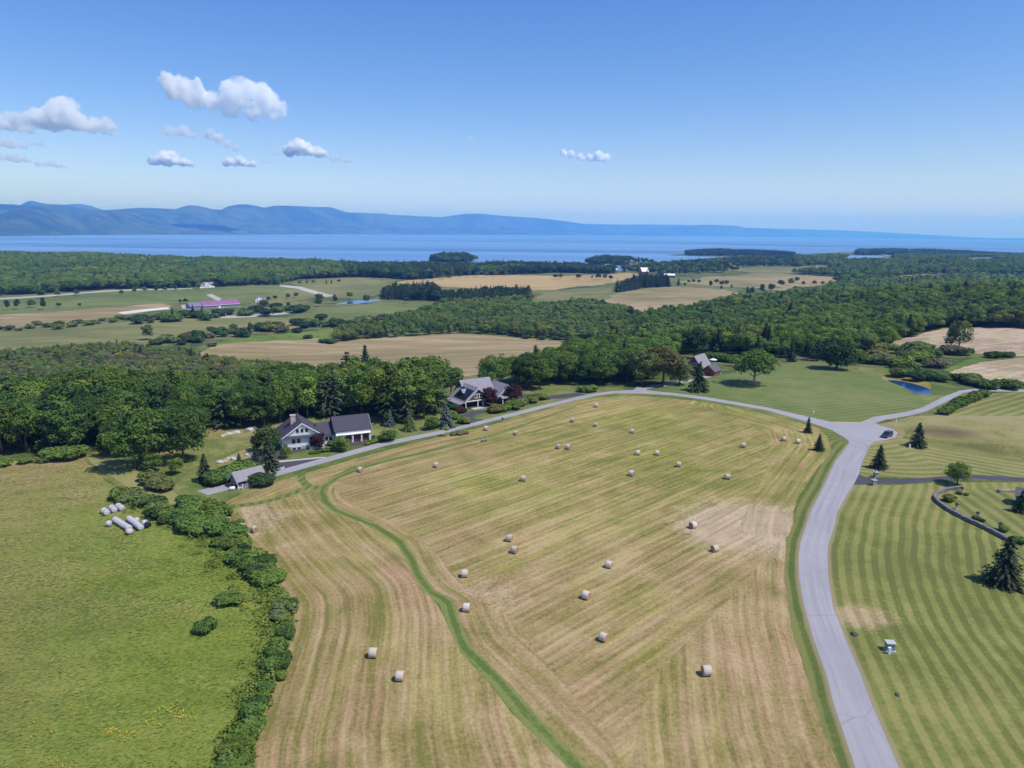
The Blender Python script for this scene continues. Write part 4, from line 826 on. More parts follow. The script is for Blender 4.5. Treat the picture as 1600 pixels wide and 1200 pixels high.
M['slate'] = shingle('slate_roof', (.070, .062, .085)); M['greyroof'] = shingle('grey_shingle_roof', (.27, .255, .28)); M['darkroof'] = shingle('dark_shingle_roof', (.12, .11, .13))
M['white'] = siding('white_siding', (.80, .81, .85)); M['trim'] = plain('white_trim', (.80, .80, .80), .05); M['brown'] = siding('brown_shingles', (.105, .068, .058), .3); M['red'] = siding('red_brown_boards', (.205, .085, .05), .3)
M['stone'] = plain('field_stone', (.40, .34, .29), .4, 2.2, .9, .15, None, .1); M['chimney'] = plain('chimney_stone', (.52, .42, .36), .35, 3, .9, .15, None, .06)
M['pane'] = plain('window_glass', (.022, .026, .034), .3, .6, .12, .6); M['door'] = plain('brown_door', (.13, .05, .035), .2, 2); M['shade'] = plain('painted_recess_shade', (.02, .018, .018), .2)  # the near-black tone paints shade in porch recesses and unlit openings
M['solar'] = plain('solar_glass', (.012, .017, .035), .3, 1.0, .2, .6); M['wood'] = plain('weathered_wood', (.27, .235, .21), .25, 3, .9, .1, (1, 1, .3)); M['purple'] = plain('purple_metal_roof', (.29, .12, .27), .12, .15, .5, .3)
M['blueg'] = siding('blue_grey_siding', (.27, .29, .36), .4); M['barnred'] = siding('barn_red', (.30, .055, .05), .4); M['whiteroof'] = plain('white_metal_roof', (.78, .78, .78), .06, .2, .5); M['mauve'] = siding('mauve_boards', (.22, .17, .30), .4)
M['conc'] = plain('concrete', (.48, .46, .43), .15, 2); M['black'] = plain('black_rubber', (.02, .02, .02), .2, 4); M['silver'] = plain('brushed_metal', (.5, .5, .5), .1, 4, .3, .5)
def house(name, uA, vA, uB, vB, label, cat='house', scale=1.0):
    a, b = gp(uA, vA), gp(uB, vB); rz = math.atan2(b.y-a.y, b.x-a.x)
    e = empty(name, (a.x, a.y, min(a.z, b.z)-.05), rz, 1, label, cat); e['len'] = (b-a).length
    return e
def pent(mb, x0, x1, y0, y1, z0, ze, zr, axis):
    if axis == 'x': ym = (y0+y1)/2; mb.prism([(y0, z0), (y1, z0), (y1, ze), (ym, zr), (y0, ze)], 'x', x0, x1)
    else: xm = (x0+x1)/2; mb.prism([(x0, z0), (x1, z0), (x1, ze), (xm, zr), (x0, ze)], 'y', y0, y1)
def chev(mb, x0, x1, y0, y1, ze, zr, axis, ov=.55, t=.22):
    lo, hi, a0, a1 = (y0, y1, x0, x1) if axis == 'x' else (x0, x1, y0, y1)
    m = (lo+hi)/2; sl = (zr-ze)/(m-lo); zl = ze-sl*ov; d = .04+t
    mb.prism([(lo-ov, zl+d), (m, zr+d), (hi+ov, zl+d), (hi+ov, zl+.04), (m, zr+.04), (lo-ov, zl+.04)], axis, a0-ov*.8, a1+ov*.8)
def rake(mb, x0, x1, y0, y1, ze, zr, axis, at, ov=.55):   # white boards along a gable
    lo, hi = (y0, y1) if axis == 'x' else (x0, x1); m = (lo+hi)/2; sl = (zr-ze)/(m-lo); zl = ze-sl*ov
    mb.prism([(lo-ov, zl+.03), (m, zr+.03), (hi+ov, zl+.03), (hi+ov, zl-.3), (m, zr-.32), (lo-ov, zl-.3)], axis, at-.04, at+.04)
def win(par, x, y, z, w, h, face='f', mull=1, frame='trim', name='window', pane='pane'):
    rot = {'f': 0, 'r': math.pi/2, 'b': math.pi, 'l': -math.pi/2}[face]; Mx = Matrix.Translation((x, y, z)) @ Matrix.Rotation(rot, 4, 'Z')
    f = MB(); b = .13
    for q in ((-w/2-b, w/2+b, -.08, .02, -b, 0), (-w/2-b, w/2+b, -.08, .02, h, h+b), (-w/2-b, -w/2, -.078, .02, 0, h), (w/2, w/2+b, -.078, .02, 0, h)): f.box(*q, M=Mx)
    for k in range(1, mull+1): f.box(-w/2+w*k/(mull+1)-.05, -w/2+w*k/(mull+1)+.05, -.07, .02, 0, h, M=Mx)
    fo = f.obj(name, M[frame], par)
    g = MB(); g.box(-w/2, w/2, -.03, .01, 0, h, M=Mx); g.obj('pane', M[pane], fo); return fo
def box_obj(name, mat, par, *boxes, **k):
    m = MB()
    for b in boxes: m.box(*b)
    return m.obj(name, M[mat], par, **k)

# white house with the dark roof
e = house('white_house', 451, 703.5, 569, 689.5, 'long white house with dark grey roofs, a stone chimney and three brown garage doors')
Lh = e['len']; k = Lh/24.0
w = MB(); pent(w, 0, 10.6, 0, 11.5, -1.5, 4.3, 8.6, 'y'); pent(w, 10.6, 14.4, 2.2, 9.8, -1, 3.3, 6.2, 'x'); pent(w, 14.4, 24, .9, 9.2, -1, 4.5, 8.0, 'x'); w.obj('wall', M['white'], e)
r = MB(); chev(r, 0, 10.6, 0, 11.5, 4.3, 8.6, 'y', .7); ro = r.obj('roof', M['slate'], e)
r = MB(); chev(r, 10.0, 15.0, 2.2, 9.8, 3.3, 6.2, 'x', .5); r.obj('roof', M['slate'], e)
r = MB(); chev(r, 14.4, 24, .9, 9.2, 4.5, 8.0, 'x', .6); r.obj('roof', M['slate'], e)
r = MB(); r.prism([(-.9, 4.0), (.0, 4.55), (.0, 4.3), (-.9, 3.85)], 'x', -.6, 11.2); r.obj('roof', M['slate'], e)
m = MB(); rake(m, 0, 10.6, 0, 11.5, 4.3, 8.6, 'y', -.62, .7); rake(m, 14.4, 24, .9, 9.2, 4.5, 8.0, 'x', 24.52, .6); m.box(14.4, 24.0, .55, .8, 3.15, 4.05); m.obj('trim', M['trim'], e)
box_obj('chimney', 'chimney', e, (3.0, 4.3, 4.4, 5.6, 5.5, 9.9), (2.9, 4.4, 4.3, 5.7, 9.9, 10.15))
box_obj('foundation', 'stone', e, (1.2, 9.9, -.14, -.02, -1.5, 1.05))
for x in (4.1, 5.3, 6.5): win(e, x, 0, 5.35, .8, 1.25, 'f', 0)
for x in (3.0, 4.3): win(e, x, 0, 2.0, .95, 1.5, 'f', 0)
for x in (3.0, 4.3): win(e, x, -.16, -.1, .9, .9, 'f', 0)
for y in (2.0, 5.5, 9): win(e, 0, y, 2.0, 1.0, 1.5, 'l', 0)
win(e, 24, 4.2, 5.3, .8, 1.3, 'r', 0); win(e, 24, 6.0, 5.3, .8, 1.3, 'r', 0); win(e, 24, 2.5, 1.6, .9, 1.4, 'r', 0)
for x in (15.6, 17.8, 20.4, 22.8): win(e, x, .9, 4.15, .7, .32, 'f', 0)
box_obj('porch', 'shade', e, (7.2, 9.6, -.12, -.02, 1.1, 3.6)); box_obj('door', 'door', e, (8.6, 9.3, -.2, -.13, 1.1, 3.3)); box_obj('step', 'conc', e, (6.9, 10.8, -2.2, -.15, -.3, 1.0))  # the porch is a flat dark panel, its recess shade put into the colour
win(e, 12.6, 2.2, 1.1, 2.0, 1.3, 'f', 1)
for x in (17.7, 20.3, 22.7): box_obj('garage_door', 'door', e, (x-.95, x+.95, .78, .88, -.05, 2.75))
for x in (16.4, 19.0, 21.5, 23.85): box_obj('porch_post', 'trim', e, (x-.14, x+.14, .1, .38, -.2, 3.1))
p = MB(); p.prism([(-.15, 3.1), (.9, 3.3), (.9, 3.12), (-.15, 2.95)], 'x', 14.4, 24.1); p.obj('porch_roof', M['trim'], e)
e.scale = (k*1.17, k, k); e.location = Vector(e.location)-Vector((math.cos(e.rotation_euler.z), math.sin(e.rotation_euler.z), 0))*1.6

# brown shingled house with the solar roof; gable towards the right of the view
a = gp(728, 640); b = gp(760, 634); rz = R(34)
e = empty('brown_house', (a.x, a.y, a.z-.1), rz, 1, 'brown shingled house with grey roofs, solar panels and a white-posted porch', 'house')
# local x runs along the gable front, local y runs back along the ridge
w = MB(); pent(w, .0, 10.5, 2.4, 11, -1.5, 3.4, 8.3, 'y'); pent(w, 4.5, 16, 7, 15, 0, 4.4, 9.3, 'x'); pent(w, 15.0, 23, 1.5, 11, 0, 3.6, 7.6, 'y'); w.box(.02, 10.48, .1, 2.4, -1.5, .6); w.box(-2.3, -.02, .1, 10, -1.5, .35)
w.prism([(0, 3.4), (10.5, 3.4), (5.25, 8.3)], 'y', .3, 2.4); w.obj('wall', M['brown'], e)
r = MB(); chev(r, -.0, 10.5, .3, 11, 3.4, 8.3, 'y', .6); r.obj('roof', M['greyroof'], e)
r = MB(); chev(r, 4.0, 16.4, 7, 15, 4.4, 9.3, 'x', .6); r.obj('roof', M['greyroof'], e)
r = MB(); chev(r, 15.0, 23, 1.5, 11, 3.6, 7.6, 'y', .6); r.obj('roof', M['greyroof'], e)
r = MB(); r.prism([(-3.0, 2.6), (-.5, 3.05), (-.5, 2.9), (-3.0, 2.42)], 'y', -.1, 10.6); r.obj('porch_roof', M['greyroof'], e)
r = MB(); r.prism([(-.6, 2.7), (1.45, 3.5), (1.45, 3.3), (-.6, 2.5)], 'x', 15.2, 22.6); r.obj('porch_roof', M['greyroof'], e)
sl = math.atan2(4.9, 5.25); Ms = Matrix.Translation((0, 0, 3.4)) @ Matrix.Rotation(-sl, 4, 'Y')
s = MB()
for i in range(5):
    for j in range(3): s.box(.25+j*1.75, .25+j*1.75+1.68, .55+i*1.66, .55+i*1.66+1.58, .33, .38, M=Ms)
s.obj('solar_panel', M['solar'], e)
dm = MB(); pent(dm, 1.6, 4.4, 4.6, 6.8, 4.4, 6.0, 7.0, 'x'); do = dm.obj('dormer', M['brown'], e); dr = MB(); chev(dr, 1.5, 4.8, 4.6, 6.8, 6.0, 7.0, 'x', .35, .15); dr.obj('roof', M['greyroof'], do); win(do, 1.6, 5.7, 5.0, .8, .95, 'l', 0)
m = MB(); rake(m, 0, 10.5, .3, 11, 3.4, 8.3, 'y', -.2, .6); rake(m, 15, 23, 1.5, 11, 3.6, 7.6, 'y', 1.0, .6); m.box(-.1, 10.6, .12, .28, 3.05, 3.4); m.box(-.12, .02, .1, 10, 2.9, 3.3); m.obj('trim', M['trim'], e)
for x in (0.15, 5.2, 7.4): box_obj('porch_post', 'trim', e, (x-.13, x+.13, .14, .4, .6, 3.05))
for y in (.6, 3.0, 5.4, 7.8, 9.8): box_obj('porch_post', 'trim', e, (-2.75, -2.5, y-.13, y+.13, -1.6, 2.55))
box_obj('porch_rail', 'trim', e, (-2.68, -2.56, .74, 2.86, .5, 1.2), (-2.68, -2.56, 3.14, 5.26, .5, 1.2), (-2.68, -2.56, 5.54, 7.66, .5, 1.2), (-2.68, -2.56, 7.94, 9.66, .5, 1.2))
box_obj('porch', 'shade', e, (.3, 7.0, 2.28, 2.38, .6, 3.0), (-.06, -.005, .6, 10, .4, 2.8))  # dark sheets on the walls, painting the shade under the porch roofs
for x in (4.3, 5.3, 6.3): win(e, x, .3, 4.3, .75, 1.5, 'f', 0)
win(e, 8.9, 2.4, .9, 1.2, 1.6, 'f', 1); win(e, 17.4, 1.5, 4.2, .7, 1.7, 'f', 0); win(e, 18.4, 1.5, 4.2, .7, 1.7, 'f', 0); win(e, 20.6, 1.5, 4.6, .7, .9, 'f', 0); win(e, 22.0, 1.5, 1.0, 1.0, 1.4, 'f', 0)
box_obj('step', 'conc', e, (2, 8.5, -2.0, .08, -.6, .4)); box_obj('door', 'trim', e, (19.0, 19.9, 1.4, 1.48, .2, 2.4)); box_obj('porch_post', 'trim', e, (18.2, 18.45, -.4, -.15, 0, 2.6)); box_obj('porch_post', 'trim', e, (15.6, 15.85, -.4, -.15, 0, 2.6))
e.scale = (.94, .94, .84)

# red house
a = gp(1072, 585); s = pxm(a)
e = empty('red_house', (a.x, a.y, a.z-.1), R(-38), 1, 'red-brown house with a steep grey roof half hidden by the bushy pine', 'house')
w = MB(); pent(w, 0, 6.6, 0, 10, -.5, 4.2, 8.4, 'y'); pent(w, 6.6, 12, 1.5, 8.5, -.5, 2.7, 4.9, 'y'); pent(w, -6, 0, 3, 9, -.5, 3.0, 5.4, 'x'); w.obj('wall', M['red'], e)
r = MB(); chev(r, 0, 6.6, 0, 10, 4.2, 8.4, 'y', .6); r.obj('roof', M['greyroof'], e); r = MB(); chev(r, 6.6, 12, 1.5, 8.5, 2.7, 4.9, 'y', .5); r.obj('roof', M['darkroof'], e); r = MB(); chev(r, -6, 0, 3, 9, 3, 5.4, 'x', .5); r.obj('roof', M['darkroof'], e)
win(e, 2.4, 0, 4.3, 1.0, 1.3, 'f', 1); win(e, 4.2, 0, 4.3, 1.0, 1.3, 'f', 1); win(e, 3.3, 0, .8, 1.3, 1.5, 'f', 1); box_obj('door', 'door', e, (8.4, 10.4, 1.4, 1.48, -.3, 2.2))
box_obj('skylight', 'pane', e, (5.2, 6.1, 1.6, 3.2, 6.1, 6.2))

# small shed by the lane
a, b = gp(372, 764.5), gp(413, 753.5); e = empty('roadside_shed', (a.x, a.y, a.z-.03), math.atan2(b.y-a.y, b.x-a.x), 1, 'small open grey-roofed shed at the lower end of the lane', 'shed'); L = (b-a).length
w = MB(); w.box(0, L, 3.3, 3.5, 0, 2.2); w.box(L-.2, L, .2, 3.3, 0, 2.2); w.box(0, .2, 1.5, 3.3, 0, 2.2); w.prism([(0, 2.2), (3.5, 2.2), (1.75, 3.7)], 'x', .1, .28); w.prism([(0, 2.2), (3.5, 2.2), (1.75, 3.7)], 'x', L-.2, L-.02); w.obj('wall', M['wood'], e)
r = MB(); chev(r, 0, L, 0, 3.5, 2.2, 3.7, 'x', .55, .16); r.obj('roof', M['greyroof'], e); m = MB(); rake(m, 0, L, 0, 3.5, 2.2, 3.7, 'x', -.43, .55); m.obj('trim', M['trim'], e)
for x in (.1, L*.38, L*.7, L-.1): box_obj('post', 'trim', e, (x-.1, x+.1, .0, .2, 0, 2.2))
box_obj('counter', 'trim', e, (.3, L*.4, .3, .9, .1, .85))
pf = gp(386, 765.5); e = empty('board_fence', (pf.x-.9, pf.y, pf.z), e.rotation_euler.z, 1, 'short brown-grey board fence panel in front of the shed', 'fence'); box_obj('panel', 'wood', e, *[(i*.24, i*.24+.22, 0, .06, .05, 1.35) for i in range(9)]); box_obj('post', 'trim', e, (-.14, -.02, -.03, .1, 0, 1.5)); box_obj('post', 'wood', e, (2.18, 2.3, -.03, .1, 0, 1.5))
p = gp(363, 766); e = empty('white_tank', (p.x, p.y, p.z), R(20), 1, 'small white tank lying on the grass left of the shed', 'tank'); m = MB(); m.lathe([(.05, -.65), (.3, -.62), (.42, -.5), (.42, .5), (.3, .62), (.05, .65)], 12, Matrix.Translation((0, 0, .5)) @ Matrix.Rotation(math.pi/2, 4, 'Y')); m.obj('body', M['trim'], e, smooth=True); box_obj('foot', 'conc', e, (-.4, -.25, -.3, .3, 0, .3)); box_obj('foot', 'conc', e, (.25, .4, -.3, .3, 0, .3))

# far buildings
e = house('purple_roofed_barn', 318, 482.5, 375, 479.5, 'long grey barn with a bright purple roof out on the pastures', 'barn'); L = e['len']
w = MB(); pent(w, 0, L, 0, 16, -2, 4.5, 8.6, 'x'); pent(w, -15, 0, 1, 15, -2, 4.3, 8.0, 'x'); w.obj('wall', M['blueg'], e); r = MB(); chev(r, 0, L, 0, 16, 4.5, 8.6, 'x', .8, .3); r.obj('roof', M['purple'], e)
r = MB(); chev(r, -15, -.8, 1, 15, 4.3, 8.0, 'x', .6, .3); o = r.obj('roof', M['mauve'], e); o['label'] = 'bluish roof of the lower left end'
box_obj('door', 'trim', e, (L*.40, L*.47, -.12, -.02, 0, 3.4)); box_obj('trim', 'trim', e, (0, L, -.9, -.82, 4.0, 4.5))
for q in (.08, .2, .32, .6, .72, .84, .94): win(e, L*q, 0, 1.6, 1.6, 1.3, 'f', 0)
e = house('white_farmhouse', 399, 472, 413, 471.3, 'white farmhouse with a low gable standing right of the purple-roofed barn', 'house'); L = e['len']
w = MB(); pent(w, 0, L, 0, 10, -1, 3.4, 7.5, 'y'); pent(w, L, L+4, 2, 8, -1, 2.6, 4.6, 'x'); w.obj('wall', M['trim'], e); r = MB(); chev(r, 0, L, 0, 10, 3.4, 7.5, 'y', .6); r.obj('roof', M['greyroof'], e); r = MB(); chev(r, L, L+4, 2, 8, 2.6, 4.6, 'x', .4); r.obj('roof', M['greyroof'], e)
for q in (.25, .5, .75): win(e, L*q, 0, .6, 1.5, 1.7, 'f', 0, pane='shade')
e = house('white_manor', 313, 450.5, 336, 449, 'white two-storey house at the edge of the lakeside wood', 'house'); L = e['len']
w = MB(); pent(w, L*.3, L*.65, 0, 9, -1, 6.5, 9.5, 'y'); pent(w, L*.65, L, 1, 9, -1, 5.8, 8.5, 'x'); pent(w, 0, L*.3, 1, 8, -1, 3.4, 5.6, 'x'); w.obj('wall', M['trim'], e)
for q in ((L*.3, L*.65, 0, 9, 6.5, 9.5, 'y'), (L*.65, L, 1, 9, 5.8, 8.5, 'x'), (0, L*.3, 1, 8, 3.4, 5.6, 'x')): r = MB(); chev(r, *q, .5); r.obj('roof', M['greyroof'], e)
for q in (.38, .47, .57):
    for z in (1, 4.2): win(e, L*q, 0, z, 1.1, 1.5, 'f', 0)
for q in (.74, .84, .93): win(e, L*q, 1, 3.6, 1.2, 1.5, 'f', 0)
for i, (u, v, lab) in enumerate(((347, 494.5, 'leftmost'), (386, 493.5, 'second from the left'), (414, 491, 'third from the left'), (430, 488, 'farthest right'))):
    p = gp(u, v); e = empty('run_in_shed', p, R(6), 1, f'small mauve run-in shed below the purple-roofed barn, {lab} of four', 'shed', 'run-in sheds below the barn')
    w = MB(); w.box(-3.6, 3.6, 4.3, 4.5, -.6, 2.6); w.box(-3.6, -3.4, 0, 4.3, -.6, 2.9); w.box(3.4, 3.6, 0, 4.3, -.6, 2.9); w.box(-3.4, -1.4, .0, .2, -.6, 2.9); w.obj('wall', M['mauve'], e); r = MB(); r.prism([(-.6, 3.2), (5, 2.7), (5, 2.9), (-.6, 3.45)], 'x', -4, 4); r.obj('roof', M['mauve'], e)
def barn(u0, v0, u1, v1, dep, ze, zr, wall, roof, lab, name='barn'):
    e = house(name, u0, v0, u1, v1, lab, 'barn'); L = e['len']; w = MB(); pent(w, 0, L, 0, dep, -2, ze, zr, 'x'); w.obj('wall', M[wall], e); r = MB(); chev(r, 0, L, 0, dep, ze, zr, 'x', .8, .4); r.obj('roof', M[roof], e)
    for q in (.2, .5, .8): win(e, L*q, 0, .3, 3, 2.6, 'f', 0, pane='shade')
barn(937, 426, 950, 425.5, 18, 3.5, 9, 'barnred', 'whiteroof', 'low red barn with a white roof on the golden rise, left of its neighbours')
barn(949, 424.5, 957, 424, 16, 10, 17, 'trim', 'whiteroof', 'tallest white-roofed barn on the golden rise')
barn(957, 425.5, 964, 425.2, 16, 6, 12, 'barnred', 'whiteroof', 'red barn with white roof right of the tallest barn')
barn(1003, 429, 1013, 428.6, 16, 7, 15, 'barnred', 'whiteroof', 'red barn with a pinkish white roof above the dark plantation')
barn(1039, 434, 1055, 433.6, 14, 5, 8, 'door', 'whiteroof', 'long low brown barn with a white roof right of the plantation', 'long_barn')
def cottage(u, v, wd, lab):
    p = gp(u, v); e = empty('far_house', p, R(random.uniform(-15, 25)), 1, lab, 'house'); w = MB(); pent(w, -wd/2, wd/2, 0, 8, -2, 5.5, 9, 'x'); w.obj('wall', M['trim'], e); r = MB(); chev(r, -wd/2, wd/2, 0, 8, 5.5, 9, 'x'); r.obj('roof', M['greyroof'], e)
    for q in (-.3, 0, .3): win(e, wd*q, 0, 2, 1.3, 1.8, 'f', 0)
cottage(157, 448, 15, 'pale house roof showing among the lakeside trees at the left'); cottage(16, 456, 12, 'white gable peeping out of the far left wood'); cottage(478, 428, 12, 'pale house in the lakeside wood above the straight track'); cottage(1565, 405, 22, 'house on the right horizon in a small clearing'); cottage(1385, 402, 14, 'house at the end of the pale green clearing by the bay')
e = empty('blue_shed', gp(1603, 790), R(-35), 1, 'blue shed cut by the right edge of the picture', 'shed'); w = MB(); pent(w, -2, 3, -1.5, 2.5, -.1, 2.4, 3.6, 'x'); M['blue'] = siding('blue_boards', (.06, .16, .26)); w.obj('wall', M['blue'], e); r = MB(); chev(r, -2, 3, -1.5, 2.5, 2.4, 3.6, 'x', .4); r.obj('roof', M['darkroof'], e); win(e, -.6, -1.5, .9, .9, 1.0, 'f', 0)

# ------------------------------------------------------------------ round bales
def straw(name, c, pale=False):
    t = NT(name); p = t.pos(); sp = t.n('ShaderNodeSeparateXYZ'); t.l(p, sp.inputs[0])
    if pale: n = t.noise(p, 5, 4, .7, (4, 1, 1)); 
    else: n = t.noise(p, 9, 4, .7)
    col = t.ramp(n, [(.3, tuple(q*.72 for q in c)), (.7, tuple(q*1.12 for q in c))])
    col = t.mix(1.0, col, t.ramp(t.n('ShaderNodeObjectInfo').outputs['Random'], [(0, (.80, .76, .68)), (1, (1.05, 1.05, 1.05))]), 'MULTIPLY')
    return t.princ(col, .9, .1, t.bump(n, .6, .04))
M['straw'] = straw('straw_end', (.45, .29, .17)); M['net'] = straw('net_wrap', (.66, .60, .53), True); M['film'] = plain('pale_bale_film', (.50, .485, .52), .12, 2.5, .45, .4, None, .03); M['filmpink'] = plain('pinkish_film', (.58, .49, .50), .15, 2.5, .5); M['blackfilm'] = plain('black_film', (.015, .016, .022), .2, 2, .3, .5)
XR = Matrix.Rotation(math.pi/2, 4, 'Y')
m = MB(); m.lathe([(.02, -.60), (.40, -.585), (.68, -.575), (.70, -.54), (.70, .54), (.68, .575), (.40, .585), (.02, .60)], 20, XR); bale_core = m.mesh('hay_bale', M['straw'], smooth=False)
r_ = random.Random(3); m = MB(); prof = [(.705, -.56), (.735, -.54), (.745, -.2), (.74, .15), (.745, .5), (.735, .55), (.705, .56)]; m.lathe(prof, 22, XR); bale_net = m.mesh('net_wrap', M['net'], smooth=True)
m = MB(); m.lathe([(.02, -.66), (.35, -.65), (.62, -.60), (.72, -.46), (.74, 0), (.72, .46), (.62, .60), (.35, .65), (.02, .66)], 18, XR); film = m.mesh('wrapped_bale', M['film'], smooth=True); filmp = m.mesh('wrapped_bale', M['filmpink'], smooth=True); filmb = m.mesh('wrapped_bale', M['blackfilm'], smooth=True)
BALES = [(563, 733, -38, 'pale hay bale on the mown path bend below the white house'), (682, 726, -35, 'hay bale alone between the path bend and the bale pairs'), (760, 669, -35, 'hay bale nearest the pale flowering bushes by the lane'), (806, 676, -35, 'hay bale just right of the one by the flowering bushes'), (932, 633, -30, 'hay bale nearest the road spur at the top of the field'),
 (895, 656, -30, 'left bale of the two below the topmost bale'), (931, 663, -28, 'right bale of the two below the topmost bale'), (988, 673, -25, 'hay bale alone right of the upper bales'), (873, 697, -40, 'left bale of the closest pair in mid field'), (888, 698, -40, 'right bale of the closest pair in mid field'), (997, 707, -15, 'left bale of the level pair in the middle of the field'), (1027, 707, -20, 'right bale of the level pair in the middle of the field'),
 (1061, 725, -25, 'bale down to the right of the level pair'), (987, 739, -30, 'bale just below the level pair'), (1162, 695, -25, 'bale alone towards the right side of the upper field'), (1137, 744, -15, 'bale above the bare straw patch'), (818, 747, -20, 'bale alone left of centre in the field'), (1225, 685, -8, 'left bale of the pair by the road bend'), (1247, 689, -5, 'right bale of the pair by the road bend'), (1083, 820, 25, 'bale on the left rim of the bare straw patch'),
 (1117, 856, 18, 'bale below the bare straw patch'), (796, 840, -28, 'upper bale of the two left of the field centre'), (804, 858, -30, 'lower bale of the two left of the field centre'), (952, 881, -35, 'topmost of the three bales stepping down the lower field'), (916, 929, -38, 'middle one of the three bales stepping down the lower field'), (943, 994, -38, 'lowest of the three bales stepping down the lower field'), (726, 895, 3, 'upper bale just right of the green path'), (729, 948, -4, 'lower bale just right of the green path'),
 (583, 1019, -3, 'upper left of the two nearest bales left of the path'), (625, 1055, -3, 'bale closest to the camera left of the path'), (1104, 1047, 4, 'lone bale in the lower right of the field'), (379, 822, 4, 'middle bale of three at the top of the field edge hedge'), (398, 826, -42, 'right bale of three at the top of the field edge hedge'), (355, 812, -20, 'bale half hidden at the hedge end of the field')]
for u, v, a, lab in BALES:
    p = gp(u, v, .73); s = random.uniform(.86, .96)
    o = link('hay_bale', bale_core); o.location = (p.x, p.y, p.z+.71*s); o.rotation_euler = (random.random()*0, 0, R(a+random.uniform(-4, 4))); o.scale = (s*1.08, s, s); tag(o, lab, 'hay bale', 'round bales on the mown field')
    link('net_wrap', bale_net, o)
WB = [(162.5, 797.5, 'rear bale of the leftmost pair in the upper wrapped row'), (166.5, 800.5, 'front bale of the leftmost pair in the upper wrapped row'), (174.5, 793, 'rear bale of the middle pair in the upper wrapped row'), (178, 796, 'front bale of the middle pair in the upper wrapped row'), (185, 790, 'rear bale of the right pair in the upper wrapped row'), (189.5, 793, 'front bale of the right pair in the upper wrapped row'), (170, 817.5, 'lone wrapped bale left of the two long rows')]
ORD = ['rearmost', 'second from the rear', 'third from the rear', 'fourth from the rear', 'third from the front', 'second from the front', 'front one']
for j in range(7): WB.append((180+j*3.45, 811.5+j*2.15, f'wrapped bale in the left long row, {ORD[j]}'))
for j in range(7): WB.append((202+j*2.9, 810+j*2.25, f'wrapped bale in the right long row, {ORD[j]}'))
WB += [(202, 829.5, 'pinkish slumped bale at the front end of the left long row'), (214, 812.5, 'crooked wrapped bale right of the right long row'), (226, 816.5, 'torn wrapped bale against the hedge'), (230.5, 819.5, 'black wrapped bale in the hedge shadow')]
pa, pb = gp(180, 811.5), gp(200.7, 824.4); az = math.atan2(pb.y-pa.y, pb.x-pa.x)
for u, v, lab in WB:
    p = gp(u, v, .7); o = link('wrapped_bale', filmp if 'pinkish' in lab else filmb if 'black' in lab else film); a = az+random.uniform(-.06, .06)
    if 'crooked' in lab or 'torn' in lab or 'lone' in lab: a += .7
    o.location = (p.x, p.y, p.z+.66); o.rotation_euler = (0, 0, a); o.scale = (.66*random.uniform(.92, 1.08), .88*random.uniform(.95, 1.05), .86*random.uniform(.92, 1.06)) if 'pinkish' not in lab else (1.0, .9, .7); tag(o, lab, 'wrapped bale', 'plastic-wrapped bales by the hedge')

